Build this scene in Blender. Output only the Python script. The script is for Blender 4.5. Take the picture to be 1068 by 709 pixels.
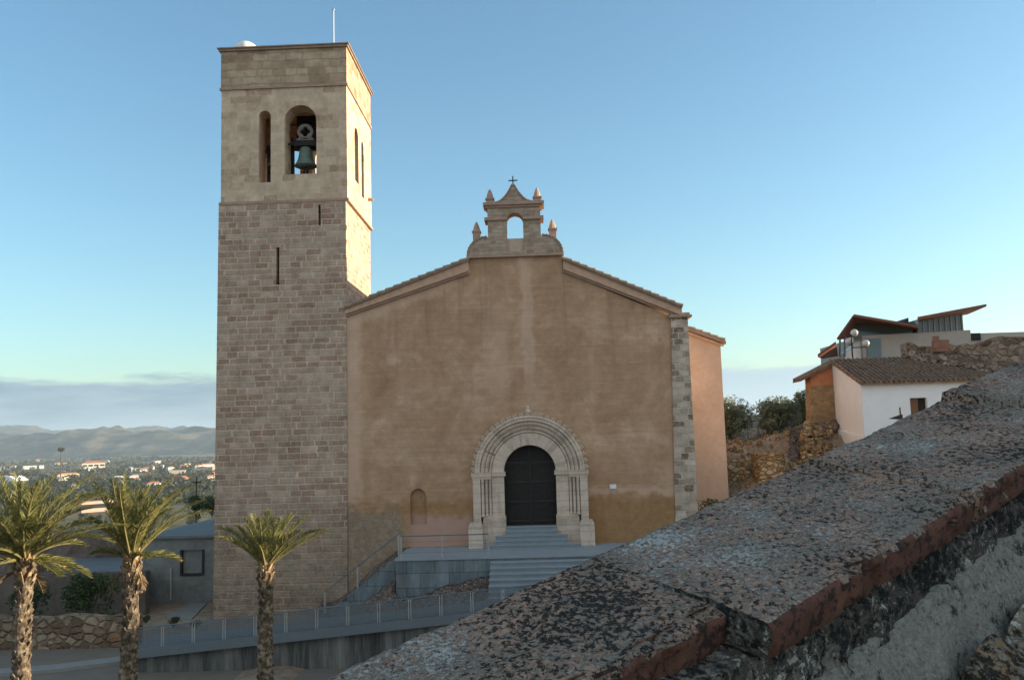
import bpy, bmesh, math, random
from math import radians as R, sin, cos, pi, tan, sqrt
from mathutils import Vector, noise
from mathutils.geometry import tessellate_polygon

for o in list(bpy.data.objects):
    bpy.data.objects.remove(o)
sc = bpy.context.scene
COL = sc.collection
rnd = random.Random(7)

# ------------------------------------------------------------------ camera
PW, PH, F = 1068.0, 709.0, 922.0
PITCH, ROLL, YAW = R(6.25), R(1.7), R(1.6)
CAM = Vector((0, 0, 5.2))
fw = Vector((-sin(YAW)*cos(PITCH), cos(YAW)*cos(PITCH), sin(PITCH)))
rt0 = Vector((cos(YAW), sin(YAW), 0))
up0 = rt0.cross(fw)
rt = rt0*cos(ROLL) - up0*sin(ROLL)
up = up0*cos(ROLL) + rt0*sin(ROLL)
cd = bpy.data.cameras.new("camera")
cam = bpy.data.objects.new("camera", cd); COL.objects.link(cam)
from mathutils import Matrix
m = Matrix((rt, up, -fw)).transposed().to_4x4()
m.translation = CAM
cam.matrix_world = m
cd.sensor_width = 36; cd.lens = F/PW*36
cd.clip_start = 0.03; cd.clip_end = 40000
sc.camera = cam

def ray(px, py):
    return fw*F + rt*(px-PW/2) + up*(PH/2-py)
def at(px, py, Y):
    d = ray(px, py); return CAM + d*((Y-CAM.y)/d.y)
def onz(px, py, z):
    d = ray(px, py); return CAM + d*((z-CAM.z)/d.z)

# ------------------------------------------------------------------ light and sky
FILL_CLOUD = (1.85, 2.2, 2.5)
SUN_EL, SUN_BETA = R(6.8), R(6.5)           # low sun on the right, a little behind the facade plane
SUN_AZ = pi/2 - SUN_BETA                     # clockwise from +Y
sc.view_settings.view_transform = 'Standard'
sc.view_settings.look = 'None'
sc.view_settings.gamma = 1
sc.view_settings.use_curve_mapping = False
sc.view_settings.exposure = 1.36
w = bpy.data.worlds.new("World"); sc.world = w; w.use_nodes = True
wn, wl = w.node_tree.nodes, w.node_tree.links
bg = wn['Background']; bg.inputs['Strength'].default_value = 0.15
sky = wn.new('ShaderNodeTexSky'); sky.sky_type = 'NISHITA'; sky.sun_disc = False
sky.sun_elevation = SUN_EL; sky.sun_rotation = SUN_AZ
sky.altitude = 200; sky.air_density = 1.0; sky.dust_density = 1.0; sky.ozone_density = 2.8
# a bank of low cloud along the horizon
tc = wn.new('ShaderNodeTexCoord')
sep = wn.new('ShaderNodeSeparateXYZ'); wl.new(tc.outputs['Generated'], sep.inputs[0])
mp = wn.new('ShaderNodeMapping'); mp.inputs['Scale'].default_value = (6, 6, 34)
wl.new(tc.outputs['Generated'], mp.inputs[0])
nz = wn.new('ShaderNodeTexNoise'); nz.inputs['Scale'].default_value = 1.6; nz.inputs['Detail'].default_value = 9; nz.inputs['Roughness'].default_value = .62
wl.new(mp.outputs[0], nz.inputs['Vector'])
def wm(op, a, b, c=None):
    n = wn.new('ShaderNodeMath'); n.operation = op
    for i, v in enumerate((a, b, c)):
        if v is None: continue
        if isinstance(v, (int, float)): n.inputs[i].default_value = v
        else: wl.new(v, n.inputs[i])
    return n.outputs[0]
hgt = wm('ADD', sep.outputs['Z'], wm('MULTIPLY', wm('SUBTRACT', nz.outputs['Fac'], 0.5), 0.04))
mr = wn.new('ShaderNodeMapRange'); mr.interpolation_type = 'SMOOTHSTEP'
wl.new(hgt, mr.inputs['Value'])
mr.inputs['From Min'].default_value = 0.064; mr.inputs['From Max'].default_value = 0.076
mr.inputs['To Min'].default_value = 1.0; mr.inputs['To Max'].default_value = 0.0
cr = wn.new('ShaderNodeValToRGB')
cr.color_ramp.elements[0].position = 0.35; cr.color_ramp.elements[0].color = (0.66, 1.02, 1.25, 1)
cr.color_ramp.elements[1].position = 0.68; cr.color_ramp.elements[1].color = (1.12, 1.48, 1.66, 1)
wl.new(nz.outputs['Fac'], cr.inputs[0])
# the bank is paler towards the sun on the right
mx_ = wn.new('ShaderNodeMapRange'); mx_.interpolation_type = 'SMOOTHSTEP'; wl.new(sep.outputs['X'], mx_.inputs['Value'])
mx_.inputs['From Min'].default_value = -0.3; mx_.inputs['From Max'].default_value = 0.45
cr2 = wn.new('ShaderNodeMix'); cr2.data_type = 'RGBA'
wl.new(mx_.outputs[0], cr2.inputs[0]); wl.new(cr.outputs[0], cr2.inputs[6]); cr2.inputs[7].default_value = (1.55, 2.0, 2.2, 1)
cm = wn.new('ShaderNodeMix'); cm.data_type = 'RGBA'; cm.blend_type = 'MIX'
tint = wn.new('ShaderNodeMix'); tint.data_type = 'RGBA'; tint.blend_type = 'MULTIPLY'; tint.inputs[0].default_value = 1
wl.new(sky.outputs[0], tint.inputs[6]); tint.inputs[7].default_value = (1.02, 1.045, 0.95, 1)
wl.new(mr.outputs[0], cm.inputs[0]); wl.new(tint.outputs[2], cm.inputs[6]); wl.new(cr2.outputs[2], cm.inputs[7])
# unseen bright cloud added behind the viewpoint to lift the light on shaded walls
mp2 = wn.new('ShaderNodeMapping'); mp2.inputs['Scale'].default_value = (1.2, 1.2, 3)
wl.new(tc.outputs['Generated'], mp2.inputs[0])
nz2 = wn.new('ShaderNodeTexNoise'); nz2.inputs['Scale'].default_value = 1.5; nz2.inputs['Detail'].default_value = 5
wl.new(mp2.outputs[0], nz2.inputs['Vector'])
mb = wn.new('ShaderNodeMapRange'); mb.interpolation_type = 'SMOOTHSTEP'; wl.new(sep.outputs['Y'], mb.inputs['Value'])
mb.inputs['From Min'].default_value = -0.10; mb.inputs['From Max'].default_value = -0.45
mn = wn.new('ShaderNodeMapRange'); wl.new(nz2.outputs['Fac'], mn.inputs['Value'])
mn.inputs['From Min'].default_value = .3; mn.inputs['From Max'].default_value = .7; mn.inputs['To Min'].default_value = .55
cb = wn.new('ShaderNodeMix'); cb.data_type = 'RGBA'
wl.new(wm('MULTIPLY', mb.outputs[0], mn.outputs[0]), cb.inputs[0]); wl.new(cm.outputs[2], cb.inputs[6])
cb.inputs[7].default_value = (FILL_CLOUD[0], FILL_CLOUD[1], FILL_CLOUD[2], 1)
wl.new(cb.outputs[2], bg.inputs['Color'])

sd = bpy.data.lights.new("sun", 'SUN'); sd.energy = 4.7; sd.angle = R(0.5); sd.color = (1.0, 0.88, 0.66)
so = bpy.data.objects.new("sun", sd); COL.objects.link(so)
tosun = Vector((cos(SUN_BETA)*cos(SUN_EL), sin(SUN_BETA)*cos(SUN_EL), sin(SUN_EL)))
so.rotation_euler = tosun.to_track_quat('Z', 'Y').to_euler(); so.location = (60, 10, 60)

sc.render.engine = 'CYCLES'
sc.cycles.use_denoising = True
sc.cycles.max_bounces = 6; sc.cycles.diffuse_bounces = 3; sc.cycles.glossy_bounces = 2
sc.cycles.transparent_max_bounces = 8; sc.cycles.volume_bounces = 0
sc.cycles.caustics_reflective = False; sc.cycles.caustics_refractive = False

# ------------------------------------------------------------------ materials
class Mat:
    def __init__(s, name):
        s.m = bpy.data.materials.new(name); s.m.use_nodes = True
        s.n = s.m.node_tree.nodes; s.l = s.m.node_tree.links
        s.b = s.n['Principled BSDF']; s.tc = s.n.new('ShaderNodeTexCoord')
        s.obj = s.tc.outputs['Object']
        s._sep = None
    def put(s, sock, v):
        if v is None: return
        if hasattr(v, 'is_output'): s.l.new(v, sock)
        elif isinstance(v, (tuple, list)):
            sock.default_value = (*v, 1) if len(v) == 3 and sock.type == 'RGBA' else v
        else: sock.default_value = v
    def xyz(s):
        if not s._sep:
            s._sep = s.n.new('ShaderNodeSeparateXYZ'); s.l.new(s.obj, s._sep.inputs[0])
        return s._sep.outputs
    def comb(s, x, y, z):
        c = s.n.new('ShaderNodeCombineXYZ')
        for i, v in enumerate((x, y, z)): s.put(c.inputs[i], v)
        return c.outputs[0]
    def math(s, op, a, b=None, clamp=False):
        n = s.n.new('ShaderNodeMath'); n.operation = op; n.use_clamp = clamp
        s.put(n.inputs[0], a); s.put(n.inputs[1], b); return n.outputs[0]
    def map(s, sc_, v=None):
        n = s.n.new('ShaderNodeMapping'); s.put(n.inputs[0], v or s.obj); n.inputs['Scale'].default_value = sc_
        return n.outputs[0]
    def noise(s, scale, detail=5, rough=.6, v=None, dist=0):
        n = s.n.new('ShaderNodeTexNoise'); s.put(n.inputs['Vector'], v or s.obj)
        n.inputs['Scale'].default_value = scale; n.inputs['Detail'].default_value = detail
        n.inputs['Roughness'].default_value = rough; n.inputs['Distortion'].default_value = dist
        return n.outputs['Fac']
    def voro(s, scale, feature='F1', out='Distance', v=None, rand=1):
        n = s.n.new('ShaderNodeTexVoronoi'); n.feature = feature; s.put(n.inputs['Vector'], v or s.obj)
        n.inputs['Scale'].default_value = scale; n.inputs['Randomness'].default_value = rand
        return n.outputs[out]
    def step(s, v, a, b, lo=0., hi=1.):
        n = s.n.new('ShaderNodeMapRange'); n.interpolation_type = 'SMOOTHSTEP'; s.put(n.inputs['Value'], v)
        n.inputs['From Min'].default_value = a; n.inputs['From Max'].default_value = b
        n.inputs['To Min'].default_value = lo; n.inputs['To Max'].default_value = hi
        return n.outputs[0]
    def ramp(s, f, stops):
        n = s.n.new('ShaderNodeValToRGB'); s.put(n.inputs[0], f); e = n.color_ramp.elements
        while len(e) < len(stops): e.new(.5)
        for k, (p, c) in zip(e, stops): k.position = p; k.color = (*c, 1)
        return n.outputs[0]
    def mix(s, f, a, b, mode='MIX'):
        n = s.n.new('ShaderNodeMix'); n.data_type = 'RGBA'; n.blend_type = mode
        s.put(n.inputs[0], f); s.put(n.inputs[6], a); s.put(n.inputs[7], b); return n.outputs[2]
    def bump(s, h, strength=.5, dist=.02, prev=None):
        n = s.n.new('ShaderNodeBump'); n.inputs['Strength'].default_value = strength
        n.inputs['Distance'].default_value = dist; s.put(n.inputs['Height'], h); s.put(n.inputs['Normal'], prev)
        return n.outputs[0]
    def out(s, col, rough=.9, nrm=None, metal=0, spec=.3):
        s.put(s.b.inputs['Base Color'], col); s.put(s.b.inputs['Roughness'], rough); s.put(s.b.inputs['Normal'], nrm)
        s.b.inputs['Metallic'].default_value = metal; s.b.inputs['Specular IOR Level'].default_value = spec
        return s.m

def plain(name, c, rough=.85, var=.25, scale=3, metal=0, spec=.3, bump=.3, bd=.01):
    t = Mat(name); n = t.noise(scale); n2 = t.noise(scale*6)
    f = t.math('ADD', t.math('MULTIPLY', n, .6), t.math('MULTIPLY', n2, .4))
    col = t.ramp(f, [(.3, tuple(x*(1-var) for x in c)), (.7, tuple(min(1, x*(1+var)) for x in c))])
    return t.out(col, rough, t.bump(n2, bump, bd), metal, spec)

def ashlar(name, tones, mortar, bw=.5, bh=.27, msize=.03, bump=.6, stain=.5, warp=.05, base_dirt=None, mort_smooth=.3):
    t = Mat(name); x, y, z = t.xyz()
    u = t.math('ADD', x, t.math('MULTIPLY', y, 1.013))
    wob = t.noise(1.6, 3); wob2 = t.noise(5, 2)
    z1 = t.math('ADD', z, t.math('MULTIPLY', t.noise(1.0, 3, .6, t.comb(0, 0, t.math('MULTIPLY', z, .9/bh*.26))), bh*1.1))
    v2 = t.math('ADD', z1, t.math('MULTIPLY', t.math('ADD', wob, wob2), warp))
    row = t.math('FLOOR', t.math('DIVIDE', v2, bh))
    u2 = t.math('ADD', u, t.math('ADD', t.math('MULTIPLY', wob2, warp*1.5), t.math('MULTIPLY', t.noise(1.0, 2, .5, t.comb(t.math('MULTIPLY', u, .62/bw), t.math('MULTIPLY', row, 3.71), 0)), bw*1.5)))
    vec = t.comb(u2, v2, 0)
    b = t.n.new('ShaderNodeTexBrick'); t.put(b.inputs['Vector'], vec)
    b.inputs['Scale'].default_value = 1; b.inputs['Brick Width'].default_value = bw; b.inputs['Row Height'].default_value = bh
    b.inputs['Mortar Size'].default_value = msize; b.inputs['Mortar Smooth'].default_value = mort_smooth
    b.inputs['Color1'].default_value = (0, 0, 0, 1); b.inputs['Color2'].default_value = (1, 1, 1, 1); b.inputs['Mortar'].default_value = (.5, .5, .5, 1)
    b.inputs['Bias'].default_value = 0.0
    b.offset = .5; b.squash = 1.25; b.squash_frequency = 3
    per = t.ramp(b.outputs['Color'], tones)
    fine = t.noise(9, 6, .7); big = t.noise(.35, 5, .6)
    per = t.mix(t.step(fine, .35, .7), per, t.mix(.5, per, mortar), 'MIX')
    col = t.mix(b.outputs['Fac'], per, mortar)
    col = t.mix(t.step(big, .45, .62, 0, stain), col, mortar)
    f2 = t.noise(2.2, 6, .65)
    col = t.mix(1.0, col, t.ramp(f2, [(.3, (.72, .70, .68)), (.7, (1.15, 1.12, 1.1))]), 'MULTIPLY')
    if base_dirt:
        zz = t.math('ADD', z, t.math('MULTIPLY', t.noise(.8, 4), 2.0))
        col = t.mix(t.step(zz, base_dirt[0], base_dirt[1], .8, 0), col, base_dirt[2], 'MULTIPLY')
        wn_ = t.noise(1.7, 7, .72, dist=.6)
        col = t.mix(t.math('MULTIPLY', t.step(zz, base_dirt[0]+.3, base_dirt[1]+.3, .8, 0), t.step(wn_, .40, .56)), col, t.ramp(t.noise(3.5, 6, .7), [(.32, (.17, .12, .08)), (.5, (.30, .235, .165)), (.66, (.42, .34, .25))]))
    h = t.math('SUBTRACT', t.math('MULTIPLY', fine, .5), b.outputs['Fac'])
    return t.out(col, .95, t.bump(h, bump, .03), 0, .15)

M = {}
M['shaft'] = ashlar('tower ashlar', [(0, (0.289, 0.169, 0.108)), (.3, (0.364, 0.213, 0.142)), (.55, (0.437, 0.290, 0.195)), (.8, (0.400, 0.296, 0.218)), (1, (0.558, 0.394, 0.281))], (0.642, 0.481, 0.365), .52, .262, .034, .8, .25, base_dirt=(2.2, 7.0, (.64, .61, .55)), mort_smooth=.5)
M['belfry'] = ashlar('belfry pale ashlar', [(0, (0.404, 0.255, 0.160)), (.2, (0.527, 0.367, 0.248)), (.5, (0.617, 0.459, 0.316)), (1, (0.673, 0.516, 0.366))], (0.673, 0.510, 0.353), .58, .33, .012, .5, .2, .03)
M['parapet'] = ashlar('tower parapet stone', [(0, (0.291, 0.183, 0.110)), (.4, (0.493, 0.347, 0.228)), (1, (0.583, 0.439, 0.302))], (0.449, 0.326, 0.219), .62, .36, .022, 1., .35, .16)
M['quoin'] = ashlar('quoin stone', [(0, (.13, .085, .055)), (.3, (.30, .21, .145)), (.55, (.50, .39, .29)), (1, (.68, .56, .44))], (.62, .49, .37), .40, .27, .03, 1.2, .12, .12)
M['bellcote'] = ashlar('bellcote masonry', [(0, (.27, .17, .11)), (.4, (.42, .30, .21)), (1, (.55, .42, .31))], (.50, .38, .28), .30, .16, .018, 1., .25, .05)
def cobble(name, tones, joint, scale, squash=1.5, jw=.10):
    t = Mat(name); wv = t.n.new('ShaderNodeVectorMath'); wv.operation = 'ADD'
    nn_ = t.n.new('ShaderNodeTexNoise'); nn_.inputs['Scale'].default_value = scale*.9; t.l.new(t.obj, nn_.inputs['Vector'])
    sc_ = t.n.new('ShaderNodeVectorMath'); sc_.operation = 'SCALE'; t.l.new(nn_.outputs['Color'], sc_.inputs[0]); sc_.inputs['Scale'].default_value = .45/scale
    t.l.new(t.map((1, 1, squash)), wv.inputs[0]); t.l.new(sc_.outputs[0], wv.inputs[1]); v = wv.outputs[0]
    e_ = t.voro(scale, 'DISTANCE_TO_EDGE', v=v); c = t.n.new('ShaderNodeSeparateColor'); t.l.new(t.voro(scale, out='Color', v=v), c.inputs[0])
    n_ = t.noise(7, 6, .7); big = t.noise(.9, 5, .6)
    col = t.ramp(c.outputs[0], tones); col = t.mix(.6, col, t.ramp(n_, [(.3, (.65, .65, .65)), (.7, (1.25, 1.25, 1.25))]), 'MULTIPLY')
    col = t.mix(t.step(t.math('ADD', e_, t.math('MULTIPLY', t.math('SUBTRACT', n_, .5), .12)), .0, jw), joint, col)
    col = t.mix(t.step(big, .5, .66, 0, .6), col, joint)
    return t.out(col, .95, t.bump(t.math('ADD', t.step(e_, 0, .2), t.math('MULTIPLY', n_, .6)), 1., .07), 0, .1)
M['rubble'] = cobble('rubble wall', [(0, (.15, .09, .055)), (.4, (.29, .19, .12)), (.8, (.40, .30, .20)), (1, (.36, .17, .09))], (.17, .125, .085), 2.6, 1.3)
M['ruin'] = cobble('ruin rubble', [(0, (.17, .11, .07)), (.4, (.30, .21, .145)), (1, (.38, .30, .22))], (.24, .18, .13), 2.4, 1.3)
M['yellow_rock'] = cobble('yellow stone', [(0, (.30, .17, .08)), (.5, (.47, .30, .15)), (1, (.58, .42, .24))], (.24, .155, .085), 3.4, 1.5)
M['old_stone'] = ashlar('brown coursed stone', [(0, (.30, .17, .08)), (.5, (.42, .26, .13)), (1, (.50, .34, .19))], (.34, .22, .12), .3, .14, .018, 1., .4, .1)
M['block'] = ashlar('grey concrete blocks', [(0, (.20, .20, .185)), (1, (.25, .245, .225))], (.225, .22, .20), .42, .21, .012, .3, .3, .005)
t = Mat('portal pale stone'); x, y, z = t.xyz(); pcol = (0.648, 0.493, 0.370)
n1 = t.noise(2.2, 6, .7); n2 = t.noise(12, 5, .75); n3 = t.noise(1, 5, .7, t.map((4, 4, .5)))
zc = t.math('SUBTRACT', z, 3.74); xc = t.math('ADD', x, .47)
ang = t.math('DIVIDE', t.math('ARCTAN2', zc, xc), pi/17)
above = t.step(zc, -.01, .01)
jc = t.math('ADD', t.math('MULTIPLY', ang, above), t.math('MULTIPLY', t.math('DIVIDE', z, .41), t.math('SUBTRACT', 1, above)))
fr_ = t.math('ABSOLUTE', t.math('SUBTRACT', t.math('FRACT', jc), .5))
joint = t.step(fr_, .468, .492)
blk = t.n.new('ShaderNodeTexWhiteNoise'); blk.noise_dimensions = '1D'; t.put(blk.inputs['W'], t.math('FLOOR', t.math('ADD', jc, .5)))
f = t.math('ADD', t.math('MULTIPLY', n1, .55), t.math('ADD', t.math('MULTIPLY', n2, .3), t.math('MULTIPLY', blk.outputs['Value'], .16)))
col = t.ramp(f, [(.34, tuple(q*.62 for q in pcol)), (.52, pcol), (.70, tuple(min(.8, q*1.22) for q in pcol))])
col = t.mix(t.math('MULTIPLY', joint, .6), col, tuple(q*.42 for q in pcol))
col = t.mix(t.math('MULTIPLY', t.step(n3, .52, .68), .45), col, tuple(q*.45 for q in pcol))
M['portal'] = t.out(col, .92, t.bump(t.math('SUBTRACT', n2, joint), .5, .02), 0, .15)
M['stonetrim'] = plain('weathered trim stone', (0.418, 0.273, 0.194), .9, .25, 3, bump=.5)
M['conc'] = plain('pale concrete', (.40, .36, .31), .9, .12, 1.5)
M['granite_pale'] = plain('pale granite tread', (.29, .31, .315), .7, .12, 2, spec=.4)  # paler than the risers: light on upward faces put into the colour
M['granite'] = plain('blue grey granite', (.24, .27, .28), .7, .15, 2, spec=.4)
M['granite_dark'] = plain('granite cladding', (.17, .20, .21), .7, .2, 1.5, spec=.4)
t = Mat('granite cladding'); x, y, z = t.xyz(); bt = t.n.new('ShaderNodeTexBrick'); t.put(bt.inputs['Vector'], t.comb(t.math('ADD', x, y), z, 0))
bt.inputs['Scale'].default_value = 1; bt.inputs['Brick Width'].default_value = 1.1; bt.inputs['Row Height'].default_value = .55; bt.inputs['Mortar Size'].default_value = .012
bt.inputs['Color1'].default_value = (.16, .19, .20, 1); bt.inputs['Color2'].default_value = (.21, .235, .24, 1); bt.inputs['Mortar'].default_value = (.08, .09, .09, 1)
n1 = t.noise(1, 6, .7, t.map((2.5, 2.5, .35))); n2 = t.noise(5, 5, .7)
col = t.mix(.8, bt.outputs['Color'], t.ramp(n1, [(.34, (.55, .52, .48)), (.64, (1.2, 1.18, 1.14))]), 'MULTIPLY')
M['granite_dark'] = t.out(t.mix(.4, col, t.ramp(n2, [(.3, (.7, .7, .7)), (.7, (1.25, 1.25, 1.25))]), 'MULTIPLY'), .75, t.bump(n2, .2, .01), 0, .3)
M['concrete_stained'] = None
M['white'] = plain('white limewash', (.80, .78, .75), .9, .06, 1.2)
M['white_warm'] = plain('warm toned limewash', (.80, .735, .67), .9, .08, 1.2)
M['steel'] = plain('brushed steel', (.42, .40, .37), .5, .1, 8, .6, .5)
M['greysteel'] = plain('grey painted steel', (.14, .155, .16), .6, .12, 3, 0, .4)
M['iron'] = plain('dark iron', (.045, .04, .037), .7, .3, 6, .3)
M['bronze'] = plain('green bronze', (.13, .17, .13), .6, .35, 4, .3)
M['wood_dark'] = plain('dark timber', (.028, .021, .017), .8, .35, 5)
M['woodgrey'] = plain('weathered yoke', (.20, .17, .135), .9, .25, 4)
M['glass'] = plain('green glass', (.10, .14, .135), .12, .1, 1, 0, .6, 0)
M['canopy'] = plain('rust brown soffit', (.20, .075, .045), .7, .2, 2)
M['brick_orange'] = plain('orange render', (.52, .20, .09), .95, .25, 2.2, bump=.8)
M['tile_dark'] = plain('old roof tile', (.215, .135, .085), .9, .6, 3.5, bump=.6)
M['tile_church'] = plain('church roof tile', (.33, .23, .16), .9, .35, 3, bump=.6)
M['asphalt'] = plain('road surface', (.20, .155, .115), .95, .15, 1.5)
M['kerb'] = plain('kerb stone', (.27, .245, .215), .9, .15, 3)
M['roofgrey'] = plain('grey roof sheet', (.17, .175, .17), .8, .2, .8)
M['black'] = plain('deep shade interior', (.03, .028, .025), .95, .2, 2)
M['globe'] = plain('opal lamp globe', (.50, .47, .42), .15, .05, 2, 0, .6, 0)
M['pinkwall'] = plain('pink wall', (.62, .36, .27), .9, .1, .3)

# plaster of the facade: brown lime plaster with bands and damp stains
t = Mat('facade plaster'); x, y, z = t.xyz()
n1 = t.noise(.55, 6, .65, dist=.4); n2 = t.noise(3.0, 6, .7); n3 = t.noise(1, 4, .6, t.map((.35, 1, 6.0)))
n4 = t.noise(14, 5, .7)
col = t.ramp(n1, [(.30, (.40, .226, .130)), (.5, (.50, .297, .174)), (.66, (.60, .38, .243))])
col = t.mix(.42, col, t.ramp(n3, [(.3, (.80, .79, .78)), (.7, (1.15, 1.15, 1.15))]), 'MULTIPLY')
col = t.mix(.6, col, t.ramp(n2, [(.3, (.78, .78, .78)), (.7, (1.2, 1.2, 1.2))]), 'MULTIPLY')
light = (.70, .465, .32)
# pale plaster repair: a vertical strip under the bellcote, and the worn margin along the tower and left gable
run = t.noise(1, 5, .65, t.map((2.6, 1, .16)))
runs = t.math('MULTIPLY', t.step(run, .50, .66), t.step(z, 4.5, 12.5))
col = t.mix(t.math('MULTIPLY', runs, .30), col, (.22, .13, .085))
lift = t.math('ABSOLUTE', t.math('SUBTRACT', t.math('FRACT', t.math('ADD', t.math('DIVIDE', z, .87), t.math('MULTIPLY', n2, .05))), .5))
lifts = t.math('MULTIPLY', t.step(lift, .0, .045, 1, 0), t.step(t.noise(.9, 4, .7), .48, .6))
col = t.mix(t.math('MULTIPLY', lifts, .38), col, light)
pock = t.math('MULTIPLY', t.step(t.noise(11, 4, .75), .66, .72), t.step(n1, .4, .6))
col = t.mix(t.math('MULTIPLY', pock, .6), col, (.17, .10, .065))
xw = t.math('ADD', x, t.math('MULTIPLY', t.math('SUBTRACT', t.noise(1.1, 5, .7), .5), .9))
strip = t.math('MULTIPLY', t.step(t.math('ABSOLUTE', t.math('ADD', xw, .38)), .16, .36, 1, 0), t.step(z, 6.0, 8.5))
col = t.mix(t.math('MULTIPLY', strip, .5), col, light)
strip2 = t.math('MULTIPLY', t.step(t.math('ABSOLUTE', t.math('ADD', xw, 1.75)), .3, .65, 1, 0), t.math('MULTIPLY', t.step(z, 6.0, 7.5), t.step(z, 9, 12, 1, 0)))
col = t.mix(t.math('MULTIPLY', strip2, .35), col, light)
edge = t.step(t.math('ADD', x, t.math('MULTIPLY', t.noise(.9, 6, .7), 1.5)), -7.2, -6.7, 1, 0)
col = t.mix(t.math('MULTIPLY', edge, .55), col, light)
gl = t.math('SUBTRACT', t.math('SUBTRACT', t.math('ADD', 13.9, t.math('MULTIPLY', x, .37)), z), t.math('MULTIPLY', t.noise(.9, 5, .7), 1.6))
gedge = t.math('MULTIPLY', t.step(gl, -.25, .2, 1, 0), t.step(x, -4.5, -3, 1, 0))
col = t.mix(t.math('MULTIPLY', gedge, .5), col, light)
spots = t.math('MULTIPLY', t.step(t.voro(.42), .13, .2, 1, 0), t.step(n2, .4, .6))
col = t.mix(t.math('MULTIPLY', spots, .45), col, light)
# damp orange band low on the wall with a ragged top, pinkish plaster under it beside the portal, bare stone at the tower foot
zw = t.math('ADD', z, t.math('MULTIPLY', t.math('SUBTRACT', t.noise(.8, 6, .65), .5), 1.6))
damp = t.step(zw, 2.35, 2.75, 1, 0)
col = t.mix(t.math('MULTIPLY', damp, .85), col, t.ramp(n2, [(.3, (.29, .15, .06)), (.7, (.43, .235, .10))]))
dampo = t.math('MULTIPLY', t.step(zw, 2.5, 2.75), t.step(zw, 2.8, 3.15, 1, 0))
col = t.mix(t.math('MULTIPLY', t.math('MULTIPLY', dampo, .5), t.step(x, 1.0, 2.5)), col, light)
low = t.math('MULTIPLY', t.step(zw, 1.7, 2.05, 1, 0), t.step(x, -6.2, -5.2))
pink = t.math('MULTIPLY', low, t.step(x, -3.2, -2.8, 1, 0))
col = t.mix(t.math('MULTIPLY', pink, .8), col, (.52, .31, .24))
bare = t.math('MULTIPLY', t.step(zw, 2.2, 2.5, 1, 0), t.step(t.math('ADD', x, t.math('MULTIPLY', n1, 1.2)), -5.6, -5.2, 1, 0))
vb = t.math('ADD', t.voro(2.6, 'DISTANCE_TO_EDGE', v=t.map((1, 1, 1.9))), t.math('MULTIPLY', t.math('SUBTRACT', n4, .5), .25))
col = t.mix(t.math('MULTIPLY', bare, .9), col, t.mix(t.step(vb, -.06, .16), (.26, .18, .12), t.ramp(n2, [(.3, (.24, .165, .11)), (.7, (.42, .31, .22))])))
M['plaster'] = t.out(col, .95, t.bump(t.math('ADD', t.math('ADD', t.math('MULTIPLY', n4, .5), n3), n2), .45, .04), 0, .1)

t = Mat('chapel plaster'); n1 = t.noise(.7, 6, .65); n2 = t.noise(4, 5, .7); x, y, z = t.xyz()
col = t.ramp(n1, [(.35, (.56, .38, .27)), (.65, (.66, .48, .36))])
col = t.mix(.5, col, t.ramp(n2, [(.3, (.8, .8, .8)), (.7, (1.15, 1.15, 1.15))]), 'MULTIPLY')
col = t.mix(t.step(t.math('ADD', z, t.math('MULTIPLY', n1, 3)), 4.5, 7, .5, 0), col, (.36, .28, .22))
M['chapel'] = t.out(col, .95, t.bump(n2, .4, .03), 0, .1)

t = Mat('cornice plaster'); n2 = t.noise(4, 5, .7)
M['fascia'] = t.out(t.ramp(n2, [(.3, (0.506, 0.302, 0.194)), (.7, (0.644, 0.411, 0.273))]), .95, t.bump(n2, .3, .02), 0, .1)

t = Mat('stained concrete'); n1 = t.noise(1.2, 6, .7, t.map((2.2, 1, .22))); n2 = t.noise(3, 5)
col = t.ramp(n1, [(.35, (.05, .047, .042)), (.5, (.13, .12, .105)), (.68, (.24, .22, .19))])
M['concrete_stained'] = t.out(col, .95, t.bump(n2, .3, .02))

t = Mat('courtyard earth'); n1 = t.noise(.25, 6, .65); n2 = t.noise(2.5, 7, .7); x, y, z = t.xyz(); n5 = t.noise(9, 5, .7)
earth = t.ramp(t.math('ADD', t.math('MULTIPLY', n1, .5), t.math('MULTIPLY', n2, .5)), [(.36, (.20, .135, .09)), (.5, (.33, .23, .155)), (.64, (.44, .33, .23))])
pv = t.voro(.006, out='Color'); n6 = t.noise(.05, 6, .7)
pvs = t.n.new('ShaderNodeSeparateColor'); t.l.new(pv, pvs.inputs[0]); pv = t.ramp(pvs.outputs[0], [(0, (.5, .6, .4)), (1, (1.6, 1.35, 1))])
plainc = t.mix(.45, t.ramp(n6, [(.36, (.06, .062, .036)), (.5, (.15, .125, .075)), (.64, (.28, .22, .15))]), t.mix(1, pv, (.25, .2, .12), 'MULTIPLY'))
far = t.step(y, 75, 170)
M['ground'] = t.out(t.mix(far, earth, plainc), .95, t.bump(t.math('ADD', n2, t.math('MULTIPLY', n5, .4)), .8, .08), 0, .1)

t = Mat('hill scrub'); n1 = t.noise(.0022, 8, .65); n2 = t.noise(.009, 7, .7)
f = t.math('ADD', t.math('MULTIPLY', n1, .55), t.math('MULTIPLY', n2, .45))
M['hill'] = t.out(t.ramp(f, [(.40, (.022, .032, .020)), (.48, (.055, .055, .032)), (.55, (.14, .105, .065)), (.66, (.24, .175, .115))]), .95, None, 0, .05)

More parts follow.
